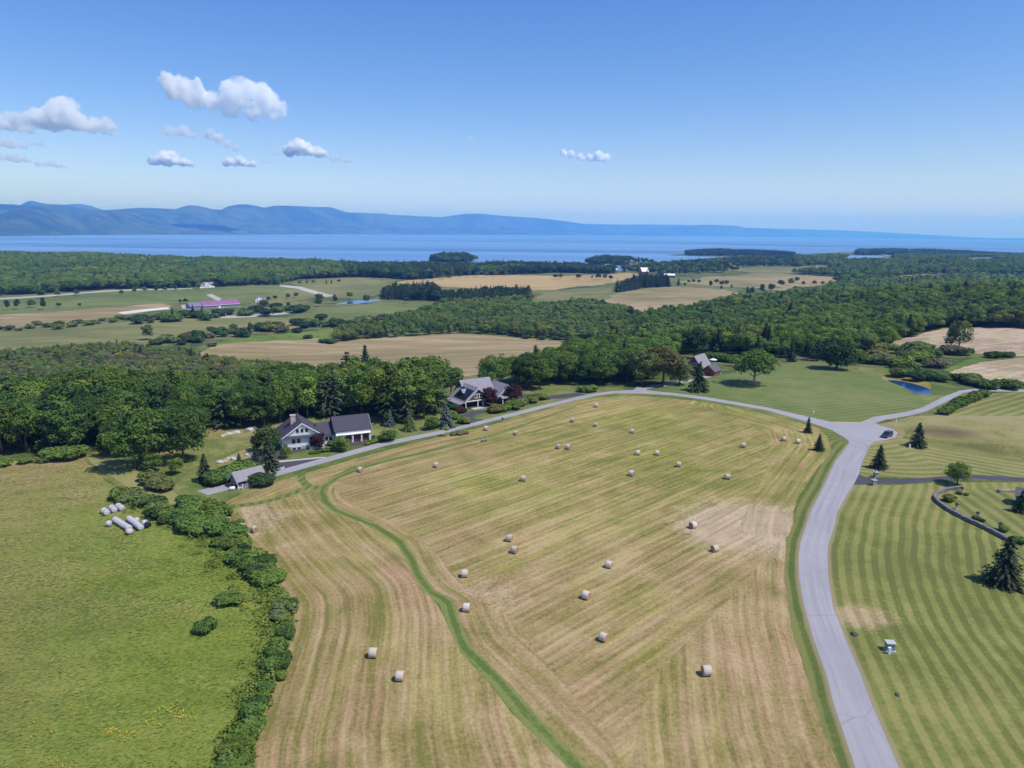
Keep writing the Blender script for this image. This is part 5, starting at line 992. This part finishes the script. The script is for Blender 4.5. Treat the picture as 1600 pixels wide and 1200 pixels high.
# ------------------------------------------------------------------ the parked car
def car():
    t = NT('dark_blue_paint'); b = t.n('ShaderNodeBsdfPrincipled'); b.inputs['Base Color'].default_value = (.012, .018, .045, 1); b.inputs['Roughness'].default_value = .25; b.inputs['Coat Weight'].default_value = .6; t.l(b.outputs[0], t.out.inputs[0]); M['paint'] = t.m
    a = gp(1385.5, 682.5); q = gp(1377, 686); r2 = gp(1395, 679.5); rz = math.atan2(q.y-r2.y, q.x-r2.x)
    e = empty('parked_car', (a.x, a.y, a.z+.005), rz, 1, 'dark blue estate car parked in the paved turnaround', 'car')
    # x forward, sections: x, half width, z bottom, z top
    body = MB(); S = [(-2.3, .78, .45, .95), (-2.2, .86, .30, 1.02), (-1.2, .91, .26, 1.05), (.6, .91, .26, 1.02), (1.5, .89, .27, .96), (2.15, .84, .32, .82), (2.35, .70, .42, .70)]
    vs = []; n = 8
    for x, hw, z0, z1 in S: vs += [(x, -hw*.93, z0), (x, -hw, z0+.12), (x, -hw, z1-.16), (x, -hw*.88, z1), (x, hw*.88, z1), (x, hw, z1-.16), (x, hw, z0+.12), (x, hw*.93, z0)]
    body.add(vs, [(i*n+j, i*n+(j+1) % n, (i+1)*n+(j+1) % n, (i+1)*n+j) for i in range(len(S)-1) for j in range(n)]+[tuple(range(n))[::-1], tuple(range((len(S)-1)*n, len(S)*n))])
    body.obj('body', M['paint'], e, smooth=False)
    cb = MB(); C = [(-2.2, .80, 1.0), (-1.95, .66, 1.62), (.15, .68, 1.66), (1.05, .80, .99)]
    cb.add([(x, s*h, z) for x, h, z in C for s in (-1, 1)], [(0, 1, 3, 2), (2, 3, 5, 4), (4, 5, 7, 6), (0, 2, 4, 6), (1, 7, 5, 3), (0, 6, 7, 1)]); cb.obj('window', M['pane'], e)
    rf = MB(); rf.add([(x, s*h, z) for x, h, z in ((-2.02, .67, 1.635), (.12, .69, 1.675), (.12, .69, 1.71), (-2.02, .67, 1.67)) for s in (-1, 1)], [(0, 1, 3, 2), (4, 5, 7, 6), (0, 2, 4, 6), (1, 7, 5, 3), (0, 6, 7, 1), (2, 3, 5, 4)]); rf.obj('roof', M['paint'], e)
    pl = MB()
    for s in (-1, 1):
        pl.tube((-2.2, s*.8, 1.0), (-1.95, s*.68, 1.64), .05, .05, 6); pl.tube((1.05, s*.8, 1.0), (.15, s*.69, 1.67), .045, .045, 6); pl.tube((-.9, s*.84, 1.0), (-.85, s*.68, 1.66), .04, .04, 6)
    pl.obj('pillar', M['paint'], e)
    for x in (-1.4, 1.45):
        for s in (-1, 1):
            w = MB(); w.lathe([(.2, -.11), (.32, -.11), (.34, -.07), (.34, .07), (.32, .11), (.2, .11)], 16, Matrix.Translation((x, s*.84, .34)) @ Matrix.Rotation(math.pi/2, 4, 'X')); wo = w.obj('wheel', M['black'], e); c = MB(); c.lathe([(.02, -.115), (.2, -.112), (.2, .112), (.02, .115)], 10, Matrix.Translation((x, s*.845, .34)) @ Matrix.Rotation(math.pi/2, 4, 'X')); c.obj('rim', M['silver'], wo)
    for s in (-1, 1): box_obj('headlight', 'silver', e, (2.1, 2.3, s*.62-.15, s*.62+.15, .62, .76)); box_obj('tail_light', 'barnred', e, (-2.33, -2.24, s*.72-.08, s*.72+.08, .7, .95)); box_obj('mirror', 'paint', e, (.75, .9, s*.98-.1, s*.98+.1, 1.0, 1.14))
    box_obj('number_plate', 'trim', e, (2.34, 2.37, -.25, .25, .45, .57)); box_obj('door_handle', 'silver', e, (-.2, 0, -.925, -.905, .84, .87)); box_obj('door_handle', 'silver', e, (-.2, 0, .905, .925, .84, .87))
car()

# ------------------------------------------------------------------ walls, pillars, garden things
def stone_wall():
    pts = [(1502, 764.5), (1487, 766), (1475, 769), (1463, 774), (1460, 780), (1466, 787), (1478, 796), (1495, 806), (1515, 816), (1535, 825), (1553, 834), (1575, 846)]
    P = [gp(*q) for q in pts]; e = empty('stone_wall', P[4], 0, 1, 'low curved stone retaining wall around the garden lawn', 'wall'); m = MB(); top = MB(); r = random.Random(5)
    for a, b in zip(P[:-1], P[1:]):
        L = (b-a).length; k = max(1, round(L/1.1)); d = (b-a)/L; nn = Vector((-d.y, d.x, 0))
        for i in range(k):
            c = a+d*(L*(i+.5)/k)-P[4]; Mx = Matrix.Translation(c) @ Matrix.Rotation(math.atan2(d.y, d.x), 4, 'Z'); h = .75+r.uniform(-.06, .06)
            for q in range(3): o = r.uniform(-.05, .05); m.box(-L/k*.5+.01, L/k*.5-.01, -.22+o, .22+o, -.1+h*q/3, -.1+h*(q+1)/3-.02, M=Mx)
            top.box(-L/k*.5+.02, L/k*.5-.02, -.31, .31, h-.1, h+.03+r.uniform(0, .04), M=Mx)
    M['dstone'] = plain('dark_field_stone', (.24, .21, .20), .4, 2.2, .9, .15, None, .1); m.obj('wall_stones', M['dstone'], e); M['cap'] = plain('wall_cap_stone', (.21, .19, .21), .3, 1.2, .9, .1, None, .03); top.obj('cap', M['cap'], e)
stone_wall()
e = empty('low_wall', gp(1562, 769.5), 0, 1, 'short low stone wall reaching the blue shed', 'wall'); a, b = gp(1562, 769.5), gp(1592, 769); d = b-a
m = MB(); r = random.Random(8)
for i in range(10): m.box(d.x*i/10, d.x*(i+1)/10-.03, -.25+r.uniform(-.04, .04)+d.y*i/10, .25+d.y*i/10, -.1, .6+r.uniform(-.06, .06))
m.obj('wall_stones', M['stone'], e); box_obj('end_stone', 'cap', e, (-.5, -.03, -.3, .3, -.1, .72))
for (u, v, lab) in ((1368, 745.5, 'stone gate pillar on the far side of the black driveway'), (1365, 758, 'stone gate pillar on the near side of the black driveway')):
    e = empty('gate_pillar', gp(u, v), R(10), 1, lab, 'pillar', 'gate pillars'); m = MB()
    for q in range(4): s = .42+random.uniform(-.03, .03); m.box(-s, s, -s, s, -.05+q*.33, .26+q*.33)
    m.obj('shaft', M['stone'], e); box_obj('cap', 'conc', e, (-.55, .55, -.55, .55, 1.27, 1.4)); m = MB(); m.lathe([(.12, 1.4), (.16, 1.5), (.16, 1.75), (.02, 1.85)], 8); m.obj('lamp', M['silver'], e)
def lantern(u, v, lab):
    e = empty('stone_lantern', gp(u, v), 0, 1, lab, 'lantern', 'garden lanterns'); m = MB(); m.lathe([(.32, 0), (.30, .18), (.16, .25), (.14, .7), (.30, .8), (.32, .86)], 10); m.obj('pedestal', M['conc'], e); box_obj('light_box', 'conc', e, (-.2, .2, -.2, .2, .86, 1.2)); m = MB(); m.lathe([(.48, 1.2), (.45, 1.26), (.18, 1.45), (.06, 1.52), (.02, 1.62)], 8); m.obj('roof', M['black'], e)
lantern(1494, 796, 'pale stone lantern with a dark cap nearest the curved end of the wall'); lantern(1527, 809.5, 'stone lantern standing among brownish shrubs by the wall'); lantern(1562, 827, 'white lantern beside a round bush at the lower end of the wall'); lantern(1502.5, 770, 'small white lantern at the upper end of the curved wall')
for u, v, h, tn, lab in ((1483, 783, 10, 'yellow', 'yellow flowering bush in the walled garden'), (1482, 784, 7, 'mid', 'green bush under the yellow flowering one'), (1499, 772, 5, 'olive', 'flat plant bed around the small white lantern'), (1525, 812, 6, 'brown', 'brownish shrub around the middle lantern'), (1535, 815, 4, 'dark', 'tiny bush right of the middle lantern'), (1568, 830, 8, 'mid', 'round bush beside the white lower lantern'), (1591, 848, 10, 'mid', 'green bush right of the wall end'), (1510, 774, 4, 'mid', 'small plant right of the small white lantern')):
    shrub(u, v, h, tn, lab, None, 1.3)
p = gp(1390, 1016); e = empty('utility_cabinet', (p.x, p.y, p.z), R(-6), 1, 'grey-green metal utility cabinet on the striped lawn', 'utility box'); M['cab'] = plain('cabinet_paint', (.26, .31, .31), .08, 3, .5); m = MB(); m.box(-.55, .55, -.42, .5, .12, 1.2); m.obj('box', M['cab'], e, bevel=.02); box_obj('base', 'conc', e, (-.72, .72, -.6, .65, -.05, .12)); M['cabt'] = plain('cabinet_lid_paint', (.45, .50, .46), .08, 3, .5); m = MB(); m.prism([(-.52, 1.26), (.6, 1.30), (.6, 1.36), (-.52, 1.32)], 'x', -.66, .66); m.obj('lid', M['cabt'], e); box_obj('door_handle', 'black', e, (.05, .1, -.47, -.45, .6, .8))
p = gp(1388.5, 1021); e = empty('utility_pedestal', (p.x, p.y-.1, p.z), 0, 1, 'white pedestal post just in front of the grey-green cabinet', 'utility box'); m = MB(); m.box(-.2, .2, -.16, .16, 0, .95); m.obj('post', M['trim'], e, bevel=.03); box_obj('cap', 'trim', e, (-.22, .22, -.18, .18, .955, 1.02))
p = gp(1421, 700); e = empty('marker_post', p, 0, 1, 'short white marker post under the spruce right of the car', 'post'); m = MB(); m.lathe([(.22, 0), (.22, 1.0), (.16, 1.1), (.02, 1.13)], 10); m.obj('post', M['trim'], e); box_obj('foot', 'conc', e, (-.3, .3, -.3, .3, -.05, .05))
p = gp(1400, 660); e = empty('marker_stake', p, 0, 1, 'small pale stake in the grass beyond the turnaround', 'post'); box_obj('stake', 'trim', e, (-.15, .15, -.1, .1, 0, 1.0)); box_obj('cap', 'conc', e, (-.18, .18, -.13, .13, 1.0, 1.06))
p = gp(1270, 653); e = empty('road_sign', p, R(30), 1, 'small pale road sign on a post beside the road behind the young spruce', 'sign'); m = MB(); m.tube((0, 0, 0), (0, 0, 2.4), .05, .05); m.obj('post', M['silver'], e); m = MB(); m.lathe([(.4, -.02), (.4, .02)], 12, Matrix.Translation((0, -.08, 2.2)) @ Matrix.Rotation(math.pi/2, 4, 'X')); m.obj('sign_plate', M['conc'], e)
p = gp(697, 682); e = empty('flowering_standard', p, 0, 1, 'ball-headed flowering standard tree at the lane side', 'tree'); o = link('crown', crown_mesh('crown', 333, .95, .85, 2.5, 14, (.3, .45), .25, 60, -.8), e); o.color = (.30, .33, .14, 1); m = MB(); m.tube((0, 0, 0), (0, 0, 2.3), .07, .05); m.obj('trunk', M['bark'], e)
p = gp(785.5, 660); e = empty('mail_box', p, R(20), 1, 'small black mail box on a post at the lane side', 'mail box'); box_obj('post', 'wood', e, (-.06, .06, -.06, .06, 0, 1.0)); m = MB(); m.prism([(-.25, 1.0), (.25, 1.0), (.25, 1.3), (.14, 1.45), (-.14, 1.45), (-.25, 1.3)], 'y', -.4, .4); m.obj('box', M['black'], e)
def rock(u, v, s, lab, group=None):
    p = gp(u, v); bm = bmesh.new(); bmesh.ops.create_icosphere(bm, subdivisions=2, radius=1); r = random.Random(int(u*7+v))
    for q in bm.verts: q.co = Vector((q.co.x*1.3, q.co.y, q.co.z*.75))*(1+r.uniform(-.16, .16))
    me = bpy.data.meshes.new('boulder'); bm.to_mesh(me); bm.free(); me.materials.append(M['darkrock'] if ('dark' in lab or 'tiny' in lab) else M['boulder']); o = link('boulder', me); o.location = (p.x, p.y, p.z+.2*s); o.scale = (s, s, s); o.rotation_euler = (0, 0, r.random()*6); tag(o, lab, 'boulder', group)
M['darkrock'] = plain('dark_stone', (.10, .10, .09), .3, 2, .9, .1)
M['boulder'] = plain('pale_boulder', (.46, .42, .38), .3, 1.5, .9, .1, None, .08)
for u, v in ((434, 733), (440, 732), (428, 735), (420, 737), (352, 752), (345, 754), (333, 755.5)): rock(u, v, random.uniform(.4, .75), 'pale boulder edging the lane above the shed', 'boulders edging the lane')
for u, v in ((343, 723), (352, 721), (358, 718), (364, 718), (386, 711), (392, 709)): rock(u, v, random.uniform(.45, .9), 'pale boulder along the upper edge of the black driveway', 'boulders along the upper driveway edge')
for u, v in ((348, 682), (356, 680), (364, 678), (370, 677), (390, 673), (396, 671)): rock(u, v, random.uniform(.6, 1.1), 'pale boulder of the rough wall at the back of the left lawn', 'boulders at the back of the left lawn')
rock(754, 690, .5, 'dark stone lying in the green patch of the hay field'); rock(759, 689, .45, 'smaller dark stone next to the larger one in the hay field')
rock(1335, 992, .45, 'dark lump in the grass at the road edge before the cabinet'); rock(1402, 1086, .3, 'tiny dark stone in the striped lawn below the cabinet')
def pole(u, v, hp, lab):
    p = gp(u, v); h = hp*pxm(p); e = empty('utility_pole', p, R(20), 1, lab, 'pole', 'utility poles'); m = MB(); m.tube((0, 0, -.3), (0, 0, h), .26, .17, 8); m.obj('post', M['wood'], e); box_obj('crossarm', 'wood', e, (-1.3, 1.3, -.1, .1, h-1.2, h-.95)); box_obj('insulator', 'conc', e, (-1.2, -1.05, -.05, .05, h-.95, h-.7), (1.05, 1.2, -.05, .05, h-.95, h-.7))
pole(496, 520, 23, 'tall wooden utility pole rising from the brownish hedgerow'); pole(298, 533, 14, 'shorter utility pole at the left end of the brownish hedgerow'); pole(660, 483, 12, 'utility pole beside the green pasture right of the pond'); pole(771, 485, 14, 'utility pole before the clump left of the grain field'); pole(901, 489, 18, 'utility pole in the trees below the domed field'); pole(160, 436, 12, 'utility pole far off at the lakeside wood')
p = gp(1114, 569); e = empty('garden_parasol', p, 0, 1, 'white garden parasol in the yard of the red house', 'parasol'); m = MB(); m.lathe([(1.9, 2.2), (1.0, 2.6), (.05, 2.85)], 8); m.obj('canopy', M['trim'], e); m = MB(); m.tube((0, 0, 0), (0, 0, 2.7), .05, .05); m.obj('pole', M['wood'], e)

# ------------------------------------------------------------------ loose grass in the near meadow and at field edges
def tufts():
    n = 130000; P = np.column_stack([rng.uniform(-170, -20, n), rng.uniform(58, 185, n)])
    mi = [i for i, r in enumerate(REG) if r[0] == 'meadow'][0]; P = P[inside(P, WPOLY[mi])]
    u, v, d = project(np.column_stack([P, H(P[:, 0], P[:, 1])])); P = P[(u > -30) & (v < 1230)]
    dn = vnoise(P[:, 0]/6+90, P[:, 1]/6+90, 31)*.6+vnoise(P[:, 0]/22+90, P[:, 1]/22+90, 37)*.7; P = P[rng.random(len(P)) < dn*1.1]; n = len(P)
    z = H(P[:, 0], P[:, 1]); lush = 1-np.clip(pdist(P, polyw(FIELDL+[(390, 1250)]))[0]/60, 0, 1)
    C = np.column_stack([P, z+.07]); N = np.column_stack([rng.normal(.25, .3, n), rng.normal(-.3, .3, n), np.full(n, 1.2)])
    W = np.array([.75, .62, .1])+rng.normal(0, .22, (n, 3)); V, Fq = quads(C, N, rng.uniform(.12, .26, n), 3.4, rng, W); me = npmesh('meadow_grass', V, Fq, M['tuft'])
    t = np.clip(.05+.55*vnoise(P[:, 0]/14+P[:, 1]/40+30, P[:, 1]/7+30, 41)+.42*np.clip((P[:, 1]-90)/70, 0, 1)+.25*(vnoise(P[:, 0]/4+30, P[:, 1]/3+60, 43)-.5)+rng.normal(0, .10, n), 0, 1); fattr(me, 'tint', t, 'FACE'); fattr(me, 'lush', np.clip(lush*1.25-.1+.5*(vnoise(P[:, 0]/12+70, P[:, 1]/8+70, 47)-.5)+rng.normal(0, .08, n), 0, 1), 'FACE')
    tag(link('meadow_grass', me), 'tall uncut grass tufts of the meadow', 'grass', kind='stuff')
t = NT('grass_blades'); k = t.attr('tint'); a = t.ramp(k, [(0, (.205, .205, .064)), (.35, (.295, .268, .09)), (.7, (.35, .29, .13)), (1, (.42, .33, .19))]); b = t.ramp(k, [(0, (.175, .235, .04)), (.5, (.265, .31, .055)), (1, (.37, .345, .085))])
c = t.mix(t.attr('lush'), a, b); d = t.n('ShaderNodeBsdfDiffuse'); tr = t.n('ShaderNodeBsdfTranslucent'); mx = t.n('ShaderNodeMixShader'); mx.inputs[0].default_value = .3
t.l(c, d.inputs[0]); t.l(c, tr.inputs[0]); t.l(d.outputs[0], mx.inputs[1]); t.l(tr.outputs[0], mx.inputs[2]); t.l(mx.outputs[0], t.out.inputs[0]); M['tuft'] = t.m
tufts()
def undergrowth():
    r = np.random.default_rng(12); pts = []
    band = polyw([(205, 772), (240, 790), (290, 806), (330, 818), (362, 846), (388, 880), (416, 908), (446, 944), (444, 990), (432, 1030), (408, 1095), (386, 1150), (368, 1215), (362, 1260)])
    wid = np.array([4, 5, 6, 6, 6.5, 6.5, 6, 5, 4, 3, 2.6, 2.6, 3, 3.4])
    L = np.r_[0, np.cumsum(np.hypot(*np.diff(band, axis=0).T))]; k = 900; t = r.random(k)*L[-1]
    C0 = np.column_stack([np.interp(t, L, band[:, 0]), np.interp(t, L, band[:, 1])])+r.normal(0, .5, (k, 2))*np.interp(t, L, wid)[:, None]
    mi = [i for i, q in enumerate(REG) if q[0] == 'meadow'][0]; C0 = C0[inside(C0, WPOLY[mi]) | inside(C0, WPOLY[[i for i, q in enumerate(REG) if q[0] == 'house_lawn'][0]])]
    C0 = C0[~np.array([inside(C0, WPOLY[i]) for i, q in enumerate(REG) if q[0] in ('hay_field', 'road', 'mown_lane')]).any(0)]
    C, N, T = [], [], []
    for x, y in C0:
        rad = r.uniform(.35, 1.15); m = int(34*rad**1.6)+8; e = unit(r, m); e[:, 2] = np.abs(e[:, 2]); z = float(H(x, y)); tc = r.normal(.5, .22)
        C.append(np.array([x, y, z])+e*rad*np.array([1.25, 1.25, .95])*r.uniform(.75, 1.1, (m, 1))); N.append(e+r.normal(0, .4, (m, 3))+[0, 0, .3]); T.append(np.clip(tc+r.normal(0, .15, m), 0, 1))
    C, N, T = map(np.concatenate, (C, N, T)); V, Fq = quads(C, N, r.uniform(.16, .36, len(C)), .9, r); me = npmesh('undergrowth', V, Fq, M['leaf']); fattr(me, 'tint', T, 'FACE')
    o = link('undergrowth', me); o.color = (.15, .215, .05, 1); tag(o, 'light green weeds and brambles filling the hedge along the meadow', 'undergrowth', kind='stuff')
undergrowth()
def flowers():
    C = []
    for u, v, s, n in ((272, 1113, 10, 70), (285, 1125, 7, 30), (200, 1150, 9, 26), (172, 1145, 5, 30), (240, 1130, 7, 20), (90, 1195, 12, 24), (55, 1150, 16, 14)):
        for i in range(n): p = gp(u+random.gauss(0, s*1.5), v+random.gauss(0, s*.7)); C.append((p.x, p.y, p.z+random.uniform(.25, .5)))
    C = np.array(C); V, Fq = quads(C, np.column_stack([rng.normal(0, .4, len(C)), rng.normal(-.3, .4, len(C)), np.ones(len(C))]), rng.uniform(.08, .17, len(C)), 1, rng)
    M['petal'] = plain('yellow_petals', (.55, .40, .03), .2, 3); tag(link('yellow_flowers', npmesh('yellow_flowers', V, Fq, M['petal'])), 'yellow wild flowers in the lower meadow', 'flowers', kind='stuff')
flowers()

# ------------------------------------------------------------------ clouds: real blobs of vapour far beyond the haze
def vapour(name, den):
    t = NT(name); pv = t.n('ShaderNodeVolumeScatter'); pv.inputs['Color'].default_value = (1, 1, 1, 1); pv.inputs['Anisotropy'].default_value = .1
    p = t.pos()
    n = t.noise(p, .0075, 8, .62); f = t.n('ShaderNodeMapRange'); f.inputs[1].default_value = .42; f.inputs[2].default_value = .65; t.l(n, f.inputs[0])
    t.l(t.math('MULTIPLY', f.outputs[0], den), pv.inputs['Density']); t.l(pv.outputs[0], t.out.inputs['Volume']); t.m.cycles.volume_step_rate = .35; return t.m
M['cloud'] = vapour('cloud_vapour', .027); M['thin'] = vapour('thin_cloud_vapour', .022); M['bright'] = vapour('small_cumulus_vapour', .075)
tx = bpy.data.textures.new('billow', 'CLOUDS'); tx.noise_scale = 130; tx.noise_depth = 5
CB = 1300.0    # cloud base
CLOUDS = [('large double-humped white cloud', 262, 119, 448, 192, .012, [(.07, .2, .22), (.15, .36, .29), (.26, .47, .31), (.38, .56, .27), (.5, .62, .27), (.56, .40, .32), (.66, .36, .40), (.78, .42, .40), (.90, .62, .26), (.70, .72, .28), (.55, .74, .24)]),
 ('big flat-bottomed cloud at the left', 30, 150, 173, 207, .012, None), ('cloud cut by the left edge, upper one', -40, 168, 50, 207, .012, None), ('cloud cut by the left edge, middle one', -40, 207, 42, 232, .006, None), ('small puff right of the left-edge clouds', 48, 219, 74, 230, .005, None), ('flat cloud low at the left edge', -20, 234, 50, 254, .006, None), ('little cloud at the end of the low left row', 58, 249, 103, 263, .006, None),
 ('ragged wisp under the left end of the large cloud', 255, 189, 306, 216, .005, None), ('bright small cumulus low under the large cloud', 234, 233, 302, 260, .010, None), ('slanting wisp under the middle of the large cloud', 325, 203, 374, 236, .005, [(.15, .25, .3), (.4, .45, .3), (.65, .65, .3), (.85, .85, .22)]), ('small bright cumulus right of the slanting wisp', 350, 240, 398, 261, .010, None), ('broken cloud right of the large one', 445, 213, 512, 246, .008, None), ('faint tail at the right of the broken cloud', 516, 240, 552, 255, .004, None), ('tiny puff left of the broken cloud', 418, 219, 438, 231, .004, None), ('tiny flat puff beneath the tiny one', 420, 236, 440, 244, .004, None), ('speck of cloud under the large one', 380, 209, 396, 219, .004, None), ('speck beside the small bright cumulus', 404, 249, 424, 257, .004, None),
 ('lone bright cloud in the middle of the blue sky', 870, 229, 957, 257, .011, [(.12, .4, .28), (.25, .45, .26), (.42, .6, .28), (.6, .6, .30), (.75, .55, .32), (.88, .65, .28)]), ('tiny dot cloud high left of the lone one', 728, 211, 742, 221, .004, None), ('tiny cloud low over the right horizon', 1296, 306, 1309, 312, .004, None), ('tiny white cloud at the right edge low over the horizon', 1580, 330, 1604, 338, .006, None)]
for ci, (lab, u0, v0, u1, v1, den, blobs) in enumerate(CLOUDS):
    rr = random.Random(50+ci); d = rays([((u0+u1)/2, v1)])[0]; hd = math.hypot(d[0], d[1]); el = math.atan2(d[2], hd); D = min((CB)/math.tan(max(el, .03)), 24000)
    mid = Vector((d[0]/hd*D, d[1]/hd*D, CZ+D*math.tan(el))); sc = math.sqrt(D*D+(mid.z-CZ)**2)/math.sqrt(1+((( u0+u1)/2-800)/F)**2+((v1-600)/F)**2)/F
    W, Hh = (u1-u0)*sc, (v1-v0)*sc; rgt = Vector((d[1], -d[0], 0)).normalized()*-1; rgt = Vector((d[1]/hd, -d[0]/hd, 0)); bk = Vector((d[0]/hd, d[1]/hd, 0))
    if not blobs: 
        n = 7; blobs = []
        for j in range(n): x = (j+.7)/(n+.4); hgt = (.28+.22*math.sin(math.pi*min(1, x*1.15)))*rr.uniform(.7, 1.0); blobs.append((x, 1-hgt*.95, hgt))
    bm = bmesh.new(); asp = W/Hh
    for bx, by, br in blobs:
        for q in range(3):
            rad = br*Hh*rr.uniform(.85, 1.1)*(1.0 if q == 0 else .62); wx = max(1, min(2.0, asp/len(blobs)*1.6))
            off = rgt*((bx-.5)*W+rr.uniform(-.3, .3)*rad*(q > 0))+bk*(rr.uniform(-.6, .6)*rad*(1+q))+Vector((0, 0, (1-by)*Hh*.96+(rr.uniform(-.2, .5)*rad if q else 0)))
            g = bmesh.ops.create_icosphere(bm, subdivisions=3, radius=rad)
            for vv_ in g['verts']:
                c = vv_.co; c = rgt*(c.x*wx)+bk*c.y*1.3+Vector((0, 0, c.z*.92)); vv_.co = c+off
                if vv_.co.z < Hh*.03: vv_.co.z = Hh*.03+(vv_.co.z-Hh*.03)*.25
    me = bpy.data.meshes.new('cloud'); bm.to_mesh(me); bm.free()
    me.materials.append((M['bright'] if v1-v0 < 35 else M['cloud']) if den >= .008 else M['thin']); o = link('cloud', me); o.location = mid; tag(o, lab, 'cloud')
    md = o.modifiers.new('fuse', 'REMESH'); md.mode = 'VOXEL'; md.voxel_size = max(Hh/44, W/130)
    for sc_, st in ((.34, .30), (.14, .17), (.055, .08)):
        t2 = bpy.data.textures.new('billow', 'CLOUDS'); t2.noise_scale = Hh*sc_; t2.noise_depth = 3
        ds = o.modifiers.new('billow', 'DISPLACE'); ds.texture = t2; ds.texture_coords = 'LOCAL'; ds.strength = Hh*st; ds.mid_level = .55

# ------------------------------------------------------------------ air
m = MB(); m.box(-30000, 30000, -3000, 34000, -300, 720); t = NT('haze'); pv = t.n('ShaderNodeVolumePrincipled'); pv.inputs['Color'].default_value = (.13, .36, 1, 1); pv.inputs['Absorption Color'].default_value = (.5, .8, 1, 1); pv.inputs['Density'].default_value = 9e-5; pv.inputs['Anisotropy'].default_value = 0.0
t.m.cycles.homogeneous_volume = True; t.l(pv.outputs[0], t.out.inputs['Volume']); tag(m.obj('haze', t.m), kind='stuff')

# ------------------------------------------------------------------ light
ELEV, AZ = R(58), R(113)       # azimuth clockwise from +Y
sd = Vector((math.sin(AZ)*math.cos(ELEV), math.cos(AZ)*math.cos(ELEV), math.sin(ELEV)))
sun = bpy.data.lights.new('sun', 'SUN'); sun.energy = 4.1; sun.angle = R(.53); sun.color = (1, .955, .89)
so = bpy.data.objects.new('sun', sun); COL.objects.link(so); so.rotation_euler = sd.to_track_quat('Z', 'Y').to_euler(); so.location = sd*3000
wd = bpy.data.worlds.new('World'); scene.world = wd; wd.use_nodes = True; nt = wd.node_tree; nt.nodes.clear()
sky = nt.nodes.new('ShaderNodeTexSky'); sky.sky_type = 'NISHITA'; sky.sun_disc = False; sky.sun_elevation = ELEV; sky.sun_rotation = AZ; sky.altitude = 200; sky.air_density = 1.0; sky.dust_density = .6; sky.ozone_density = 2.5
bg = nt.nodes.new('ShaderNodeBackground'); bg.inputs[1].default_value = .15; wo = nt.nodes.new('ShaderNodeOutputWorld')
hs = nt.nodes.new('ShaderNodeHueSaturation'); hs.inputs['Saturation'].default_value = 1.33; hs.inputs['Hue'].default_value = .505; nt.links.new(sky.outputs[0], hs.inputs['Color']); tn = nt.nodes.new('ShaderNodeMix'); tn.data_type = 'RGBA'; tn.blend_type = 'MULTIPLY'; tn.inputs[0].default_value = 1; tn.inputs[7].default_value = (1.0, .90, 1.05, 1); nt.links.new(hs.outputs[0], tn.inputs[6]); nt.links.new(tn.outputs[2], bg.inputs[0]); nt.links.new(bg.outputs[0], wo.inputs[0])

scene.view_settings.view_transform = 'Standard'; scene.view_settings.look = 'None'; scene.view_settings.exposure = 0; scene.view_settings.gamma = 1
cy = scene.cycles; cy.use_denoising = True; cy.denoiser = 'OPENIMAGEDENOISE'; cy.max_bounces = 24; cy.diffuse_bounces = 3; cy.glossy_bounces = 2; cy.transmission_bounces = 2; cy.volume_bounces = 20; cy.caustics_reflective = False; cy.caustics_refractive = False
scene.render.film_transparent = False
